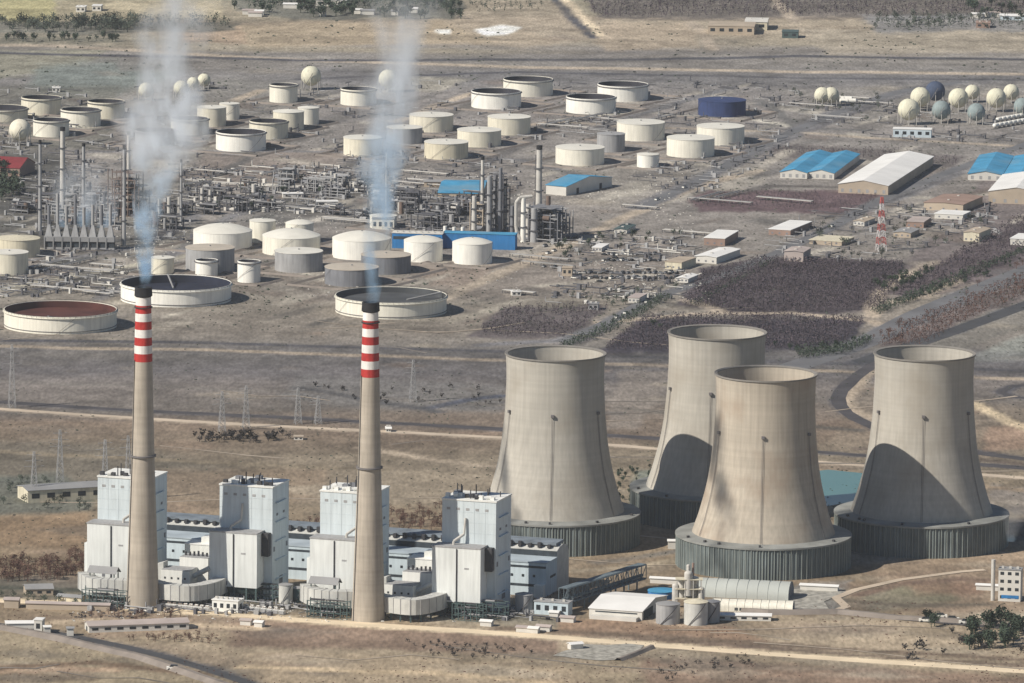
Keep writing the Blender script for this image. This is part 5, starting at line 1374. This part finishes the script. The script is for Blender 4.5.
grove([(-4, 562), (60, 560), (84, 552), (86, 562), (84, 582), (-4, 582)], 120, 'br', 6.5, 'brown_tree', 'bare reddish brown tree in the grove before the end boiler block')
grove([(376, 520), (386, 510), (442, 506), (442, 530), (384, 534)], 62, 'br', 5.0, 'brown_tree', 'bare brown tree in the plot between the chimney and the cooling tower end boiler block')
grove([(286, 528), (320, 522), (320, 532), (288, 538)], 16, 'br', 5, 'brown_tree', 'bare brown tree in the small plot behind the third boiler block')
grove([(500, 506), (486, 504), (500, 512)], 3, 'br', 5, 'brown_tree', 'bare brown tree by the first cooling tower')
grove([(78, 617), (120, 612), (215, 614), (212, 620), (120, 622)], 26, 'br', 4.5, 'brown_tree', 'bare brown bush between the pale dirt road and the pink roofed shed', 'bush')
grove([(128, 636), (212, 638), (210, 645), (130, 642)], 26, 'br', 4.2, 'brown_tree', 'bare brown bush below the pink roofed shed', 'bush')
grove([(615, 470), (650, 464), (655, 476), (634, 506), (618, 500)], 44, 'dk', 3.6, 'green_bush', 'small dark bush between the first and the far cooling tower', 'bush')
grove([(186, 436), (290, 433), (292, 441), (230, 444), (190, 441)], 34, 'sh', 6.0, 'dark_shrub', 'dark shrub in the strip below the middle dirt road', 'shrub')
grove([(400, 640), (545, 646), (520, 662), (430, 656)], 50, 'sh', 2.6, 'dark_shrub', 'dark scrub dot on the brown slope below the pale dirt road', 'shrub')
grove([(655, 668), (745, 656), (750, 664), (700, 676), (660, 682)], 26, 'sh', 3.2, 'dark_shrub', 'dark scrub dot on the slope below the gravel pad', 'shrub')
grove([(905, 645), (950, 640), (950, 662), (905, 662)], 7, 'sh', 5, 'dark_shrub', 'dark shrub on the tan slope beside the evergreens', 'shrub')
grove([(0, 596), (80, 600), (80, 608), (0, 603)], 10, 'gg', 5, 'pale_tree', 'grey green tree by the sheds before the end boiler block')
grove([(0, 478), (30, 476), (100, 500), (96, 512), (0, 508)], 22, 'gg', 5, 'pale_tree', 'grey green scrub tree around the yellow posted shed')
grove([(958, 640), (974, 624), (1026, 622), (1026, 648), (970, 650)], 44, 'dk', 9.5, 'green_tree', 'dark evergreen in the clump at the lower photo edge')
grove([(912, 626), (932, 618), (942, 622), (938, 628)], 7, 'dk', 7, 'green_tree', 'dark evergreen beside the white trucks')
grove([(950, 630), (960, 640), (990, 646), (1024, 650), (1024, 656), (960, 648)], 14, 'sh', 5, 'dark_shrub', 'dark shrub at the edge of the evergreen clump', 'shrub')
grove([(0, 172), (18, 170), (24, 198), (0, 202)], 16, 'dk', 13, 'green_tree', 'dark tall tree beside the red roofed building')
grove([(870, 283), (895, 278), (935, 268), (925, 285), (888, 298)], 34, 'dk', 6, 'green_tree', 'dark green tree beside the pale turning road')
grove([(885, 306), (1024, 258), (1024, 263), (893, 310)], 26, 'dk', 4.5, 'green_tree', 'dark green tree in the row along the highway')
grove([(900, 346), (1024, 296), (1024, 262), (985, 280), (900, 324), (870, 340)], 20, 'br', 6, 'brown_tree', 'bare tree in the strip between highway and asphalt road')
grove([(640, 322), (800, 350), (850, 345), (866, 330), (856, 346), (812, 358), (700, 352)], 40, 'dk', 5.5, 'green_tree', 'dark green tree along the low edge of the dark grove behind the cooling towers')
grove([(556, 245), (600, 236), (655, 232), (700, 236), (700, 245), (640, 245), (560, 262)], 26, 'dk', 5, 'green_tree', 'dark green tree in the yard by the parked cars')
grove([(570, 292), (680, 288), (660, 310), (570, 312)], 26, 'gg', 5, 'pale_tree', 'grey green tree in the yard above the dark grove')
grove([(184, 185), (300, 176), (370, 200), (250, 210), (190, 212)], 24, 'dk', 6, 'green_tree', 'dark green tree among the pipework between the plumes')
grove([(780, 90), (900, 96), (870, 122), (800, 120)], 20, 'gg', 5, 'pale_tree', 'grey green tree by the lone gas spheres')
grove([(800, 226), (900, 205), (990, 222), (960, 262), (830, 262)], 34, 'gg', 6, 'pale_tree', 'grey green tree around the mast and works buildings')
grove([(232, 7), (462, 7), (462, 19), (232, 19)], 40, 'dk', 11, 'green_tree', 'dark tree in the far tree belt behind the second smoke')
grove([(-4, 22), (135, 18), (140, 33), (-4, 33)], 85, 'gg', 10, 'pale_tree', 'grey tree in the far belt before the first smoke')
grove([(-4, 38), (120, 38), (120, 42), (-4, 42)], 22, 'dk', 8, 'green_tree', 'small dark tree in the far row above the pale road')
grove([(960, 2), (1024, 2), (1024, 22), (980, 22)], 14, 'dk', 11, 'green_tree', 'dark far tree at the top corner')
grove([(870, 18), (980, 18), (980, 30), (870, 30)], 20, 'gg', 8, 'pale_tree', 'pale far tree in the grey field strip')
grove([(300, 385), (500, 388), (500, 408), (380, 408)], 26, 'sh', 3.5, 'dark_shrub', 'dark scrub on the middle plain behind the second chimney', 'shrub')

def orchard(name, P, step, h, m, seed, rowaz=AX, nf=16, jit=.25, label=None):
    """dense plantation read as one mass"""
    rr = random.Random(seed); W = [G(*p) for p in P]; b = MB()
    cx_ = sum(p.x for p in W) / len(W); cy_ = sum(p.y for p in W) / len(W); rad = max((Vector((p.x - cx_, p.y - cy_, 0))).length for p in W)
    n = int(rad / step) + 1; Q = [(p.x, p.y) for p in W]; c, d = cos(rowaz), sin(rowaz)
    for i in range(-n, n + 1):
        for j in range(-n, n + 1):
            u, v = (i + rr.uniform(-jit, jit)) * step, (j + rr.uniform(-jit, jit)) * step
            x, y = cx_ + u * c - v * d, cy_ + u * d + v * c
            if not inpoly(x, y, Q) or rr.random() < .06: continue
            if mnoise.noise(Vector((x * .02, y * .012, seed))) > .55: continue
            hh = h * rr.uniform(.6, 1.3); b.lathe([(.12, 0), (.05, hh * .6)], 3, x, y)
            for k in range(nf):
                a = rr.uniform(0, 6.28); r_ = rr.uniform(0, .42) * hh; z = hh * rr.uniform(.25, 1) ; s_ = hh * rr.uniform(.05, .13)
                p = Vector((rr.gauss(0, 1), rr.gauss(0, 1), rr.gauss(0, 1))).normalized() * s_; q = p.orthogonal().normalized() * s_; o = Vector((x + r_ * cos(a), y + r_ * sin(a), z))
                b.add([o - p, o + q, o + p, o - q], [(0, 1, 2, 3)])
    o = b.obj(name, m); o['kind'] = 'stuff'; return o
orchard('orchard', [(684, 305), (704, 272), (762, 259), (904, 263), (882, 310), (760, 314)], 4.3, 4.2, M['tree_pu'], 21)
orchard('orchard', [(604, 350), (642, 318), (780, 316), (866, 320), (846, 342), (800, 350), (700, 352)], 4.3, 4.2, M['tree_pu'], 22)
orchard('hedge_belt', [(560, 346), (600, 330), (652, 302), (668, 296), (672, 300), (610, 334), (568, 350)], 4, 4.5, M['tree_dk'], 33)
orchard('hedge_belt', [(795, 352), (850, 346), (868, 338), (872, 343), (850, 354), (800, 360)], 3.6, 5, M['tree_dk'], 34)
orchard('hedge_belt', [(872, 312), (1034, 246), (1034, 250), (880, 316)], 3.6, 5, M['tree_dk'], 35)
orchard('hedge_belt', [(690, 306), (770, 262), (776, 262), (700, 306)], 4, 4, M['tree_dk'], 36)
orchard('orchard', [(474, 336), (502, 308), (608, 307), (570, 338)], 6.5, 4.4, M['tree_pu'], 23)
orchard('orchard', [(700, 207), (718, 192), (882, 192), (868, 211)], 6.5, 2.5, M['tree_pu'], 24)
orchard('orchard', [(886, 290), (940, 264), (1030, 212), (1030, 246), (965, 282), (905, 298)], 6, 4.6, M['tree_pu'], 25)
orchard('orchard', [(905, 324), (1034, 270), (1034, 292), (960, 324), (925, 346), (876, 346)], 5.5, 4.2, M['tree_br'], 28)
orchard('orchard', [(232, -8), (456, -8), (462, 6), (440, 12), (400, 6), (340, 14), (300, 5), (250, 12)], 10, 10, M['tree_dk'], 29)
orchard('orchard', [(100, 22), (140, 18), (225, 20), (232, 28), (180, 30), (110, 32)], 10, 7, M['tree_gg'], 30)
orchard('orchard', [(468, 4), (540, 2), (545, 10), (480, 14)], 12, 6, M['tree_gg'], 31)
orchard('orchard', [(870, 18), (985, 16), (1034, 20), (1034, 28), (890, 30)], 10, 6, M['tree_gg'], 32)
orchard('orchard', [(570, -8), (1040, -10), (1040, 17), (780, 16), (600, 19)], 9, 6, M['tree_pu'], 26, nf=12)
orchard('orchard', [(770, 148), (880, 150), (960, 158), (955, 166), (870, 158), (780, 156)], 7, 4, M['tree_pu'], 27, nf=10)
# dry scrub over the plain: nobody could count it
def scrub(name, n, box, m, hs, seed):
    rr = random.Random(seed); b = MB(); k = 0
    while k < n:
        px, py = rr.uniform(box[0], box[2]), rr.uniform(box[1], box[3])
        P = G(px, py)
        if mnoise.noise(Vector((P.x * .012, P.y * .004, seed))) < (rr.uniform(.1, .45) if name == 'debris' and box[3] < 400 else rr.uniform(-.2, .4)): continue
        k += 1; h = hs * rr.uniform(.5, 1.5)
        for q_ in range(3):
            x, y = P.x + rr.uniform(-h, h), P.y + rr.uniform(-h, h); a = rr.uniform(0, 6.28)
            b.add([(x - h * cos(a), y - h * sin(a), 0), (x + h * cos(a), y + h * sin(a), 0), (x + h * .4 * cos(a), y, h), (x - h * .5, y + h * .3, h * .8)], [(0, 1, 2, 3)])
    o = b.obj(name, m); o['kind'] = 'stuff'
scrub('dry_scrub', 1500, (-10, 330, 1034, 560), M['tree_gg'], .5, 3)
scrub('dry_scrub', 1300, (-10, 600, 1034, 690), M['tree_br'], .42, 4)
scrub('dry_scrub', 2600, (-10, 84, 1034, 330), M['tree_gg'], .7, 5)
scrub('debris', 1300, (-10, 165, 760, 300), M['wallwhite'], .6, 6)
scrub('debris', 420, (70, 596, 570, 622), M['wallwhite'], .55, 11)
scrub('debris', 500, (70, 590, 570, 618), M['dark_steel'], .7, 12)
scrub('dry_scrub', 400, (-10, 20, 1034, 84), M['tree_gg'], 1.0, 8)

def pipe_mass(P, n, m, seed, hmax=3.0):
    '''tangle of low pipes, valves and cable trays nobody could count'''
    rr = random.Random(seed); b = MB(); x0, x1 = min(p[0] for p in P), max(p[0] for p in P); y0, y1 = min(p[1] for p in P), max(p[1] for p in P); k = 0
    while k < n:
        px, py = rr.uniform(x0, x1), rr.uniform(y0, y1)
        if not inpoly(px, py, P): continue
        g = G(px, py)
        if mnoise.noise(Vector((g.x * .02, g.y * .01, seed))) < -.12: k += .3; continue
        k += 1; a = AX + rr.choice([0, pi / 2, pi / 2]) + rr.uniform(-.03, .03); l = rr.uniform(3, 22); z = rr.uniform(.4, hmax); r = rr.uniform(.15, .5)
        e = Vector((cos(a) * l, sin(a) * l, 0)); p = Vector((g.x, g.y, z)); b.tube(p, p + e, r, 4)
        if rr.random() < .5: b.box(g.x, g.y, 0, rr.uniform(1, 3.5), rr.uniform(1, 3), z + rr.uniform(.2, 2), a)
        if rr.random() < .3: b.tube(p + e, p + e + Vector((0, 0, rr.uniform(1, 5))), r, 4)
    o = b.obj('low_pipework', m); o['kind'] = 'stuff'
PM = [([(130, 84), (520, 84), (520, 168), (130, 168)], 150), ([(-5, 88), (130, 92), (130, 124), (-5, 120)], 40), ([(550, 84), (800, 84), (800, 112), (550, 112)], 50), ([(-5, 255), (130, 250), (135, 298), (-5, 298)], 130), ([(180, 170), (385, 166), (392, 225), (330, 214), (190, 214)], 300), ([(-5, 165), (115, 165), (118, 236), (-5, 236)], 170), ([(130, 195), (200, 190), (200, 240), (130, 245)], 80),
      ([(392, 195), (478, 192), (478, 236), (392, 236)], 130), ([(552, 236), (700, 232), (690, 300), (552, 305)], 120), ([(780, 215), (1000, 196), (1000, 240), (860, 262), (780, 262)], 150),
      ([(535, 112), (760, 112), (800, 136), (535, 140)], 90), ([(350, 150), (520, 156), (520, 196), (350, 190)], 80), ([(630, 180), (720, 150), (770, 130), (800, 140), (700, 200)], 70), ([(-5, 120), (130, 124), (130, 165), (-5, 165)], 60), ([(780, 98), (1024, 112), (1024, 142), (850, 142)], 80), ([(75, 600), (560, 612), (560, 622), (75, 612)], 120)]
for i, (P_, n_) in enumerate(PM):
    pipe_mass(P_, n_ * .9, M['frame'], 40 + i); pipe_mass(P_, n_ * .6, M['tgrey'], 70 + i)
pipe_mass(PM[4][0], 60, M['wallwhite'], 91); pipe_mass(PM[8][0], 40, M['wallwhite'], 92); pipe_mass(PM[3][0], 30, M['wallwhite'], 93)

# ------------------------------------------------------------------ smoke
def plume(px, py_base, z0, drift, r0, slope, Ht, tau, label, seed, ztint, bulge=0, zb=118, sb=26, dy=.4):
    P = G(px, py_base); t = MB()
    prof = []
    n = 24
    vs = []; fs = []; k = 24
    for i in range(n + 1):
        z = Ht * i / n; r = (r0 + slope * z + bulge * math.exp(-((z - zb) / sb) ** 2)) * 1.25
        for j in range(k):
            a = 2 * pi * j / k; vs.append((drift * z + r * cos(a), dy * z + r * sin(a), z))
    for i in range(n):
        for j in range(k): fs.append((i * k + j, i * k + (j + 1) % k, (i + 1) * k + (j + 1) % k, (i + 1) * k + j))
    fs.append(tuple(range(k - 1, -1, -1))); fs.append(tuple(n * k + j for j in range(k)))
    m = bpy.data.materials.new('smoke'); m.use_nodes = True; T = m.node_tree; N = T.nodes; L = T.links
    N.remove(N['Principled BSDF']); out = N['Material Output']
    pv = N.new('ShaderNodeVolumePrincipled'); L.new(pv.outputs[0], out.inputs['Volume'])
    tc = N.new('ShaderNodeTexCoord'); sx = N.new('ShaderNodeSeparateXYZ'); L.new(tc.outputs['Object'], sx.inputs[0])
    def mt(op, a, b=None, c=None):
        x = N.new('ShaderNodeMath'); x.operation = op
        for q, v_ in enumerate((a, b, c)):
            if v_ is None: continue
            if isinstance(v_, (int, float)): x.inputs[q].default_value = v_
            else: L.new(v_, x.inputs[q])
        return x.outputs[0]
    X, Y, Z = sx.outputs
    Y = mt('SUBTRACT', Y, mt('MULTIPLY', Z, dy))
    # slow meander
    nzz = N.new('ShaderNodeTexNoise'); nzz.inputs['Scale'].default_value = .022; nzz.inputs['Detail'].default_value = 2
    mp = N.new('ShaderNodeMapping'); mp.inputs['Location'].default_value = (seed, seed, 0); L.new(tc.outputs['Object'], mp.inputs[0]); L.new(mp.outputs[0], nzz.inputs['Vector'])
    rz_ = mt('ADD', mt('MULTIPLY_ADD', Z, slope, r0), mt('MULTIPLY', bulge, mt('EXPONENT', mt('MULTIPLY', mt('POWER', mt('DIVIDE', mt('SUBTRACT', Z, zb), sb), 2.0), -1.0))))
    wob = mt('MULTIPLY', mt('SUBTRACT', nzz.outputs[0], .5), mt('MULTIPLY', rz_, 2.2))
    dx = mt('ADD', mt('SUBTRACT', X, mt('MULTIPLY', Z, drift)), wob); dd = mt('SQRT', mt('ADD', mt('MULTIPLY', dx, dx), mt('MULTIPLY', Y, Y)))
    q = mt('DIVIDE', dd, rz_)
    fall = mt('MAXIMUM', mt('SUBTRACT', 1.0, mt('MULTIPLY', q, q)), 0.0)
    nn = N.new('ShaderNodeTexNoise'); nn.inputs['Scale'].default_value = .07; nn.inputs['Detail'].default_value = 6; nn.inputs['Roughness'].default_value = .6
    mp2 = N.new('ShaderNodeMapping'); mp2.inputs['Scale'].default_value = (1, 1, .5); mp2.inputs['Location'].default_value = (seed * 3, 0, 0); L.new(tc.outputs['Object'], mp2.inputs[0]); L.new(mp2.outputs[0], nn.inputs['Vector'])
    nr = N.new('ShaderNodeMapRange'); nr.inputs[1].default_value = .43; nr.inputs[2].default_value = .60; nr.inputs[3].default_value = .12; nr.inputs[4].default_value = 2.0
    L.new(nn.outputs[0], nr.inputs[0])
    zr = N.new('ShaderNodeValToRGB'); zr.color_ramp.elements[0].position = 0; zr.color_ramp.elements[0].color = (.35,) * 3 + (1,)
    e = zr.color_ramp.elements; e[1].position = 1; e[1].color = (.0, .0, .0, 1)
    for pos, v_ in tau:
        w_ = e.new(pos); w_.color = (v_, v_, v_, 1)
    L.new(mt('DIVIDE', Z, Ht), zr.inputs[0])
    dn = mt('DIVIDE', mt('MULTIPLY', mt('MULTIPLY', fall, nr.outputs[0]), zr.outputs[0]), rz_)
    L.new(dn, pv.inputs['Density'])
    cz = N.new('ShaderNodeValToRGB'); cz.color_ramp.elements[0].position = 0.05; cz.color_ramp.elements[0].color = (.52, .74, .94, 1)
    cz.color_ramp.elements[1].position = ztint; cz.color_ramp.elements[1].color = (.92, .96, 1.0, 1); L.new(mt('DIVIDE', Z, Ht), cz.inputs[0]); L.new(cz.outputs[0], pv.inputs['Color'])
    pv.inputs['Anisotropy'].default_value = .2
    o = MB().add(vs, fs).obj('smoke', m); o.location = (P.x, P.y, z0); o['kind'] = 'stuff'; o['label'] = label
    return o
plume(142.5, 606.5, 199.5, .07, 3.8, .165, 156, [(.10, 1.5), (.30, 1.6), (.46, 2.2), (.62, 1.9), (.78, 1.3), (.92, 1.0), (.97, .8)], 'bluish white smoke rising from the first chimney', 1.7, .45, 10, 84, 22, 1.7)
plume(368.3, 619.3, 196.8, .10, 4.2, .13, 180, [(.10, .6), (.30, 1.1), (.55, 1.25), (.75, .9), (.9, .4)], 'thin blue smoke rising from the second chimney', 5.1, .7, 4, 90, 30, .8)
plume(1010, 560, 12, .1, 3, .3, 26, [(.3, .14), (.7, .08)], 'faint white steam behind the small chimney house', 9.3, .2)
for px_, k_ in ((62, 1.0), (82, .9), (102, .7)):
    plume(px_, 244, 14, .08, 7, .22, 52, [(.2, .55 * k_), (.6, .35 * k_), (.85, .12)], 'pale steam drifting over the furnace bank', 3.3 + px_, .3)

# ------------------------------------------------------------------ haze
hm = bpy.data.materials.new('haze'); hm.use_nodes = True; N = hm.node_tree.nodes; N.remove(N['Principled BSDF'])
pv = N.new('ShaderNodeVolumePrincipled'); pv.inputs['Density'].default_value = 1.3e-5; pv.inputs['Color'].default_value = (.82, .88, .96, 1); pv.inputs['Anisotropy'].default_value = .2
hm.node_tree.links.new(pv.outputs[0], N['Material Output'].inputs['Volume'])
hz = MB().b2(-31000, 31000, -3500, 61000, -1, H + 60).obj('haze', hm); hz['kind'] = 'stuff'
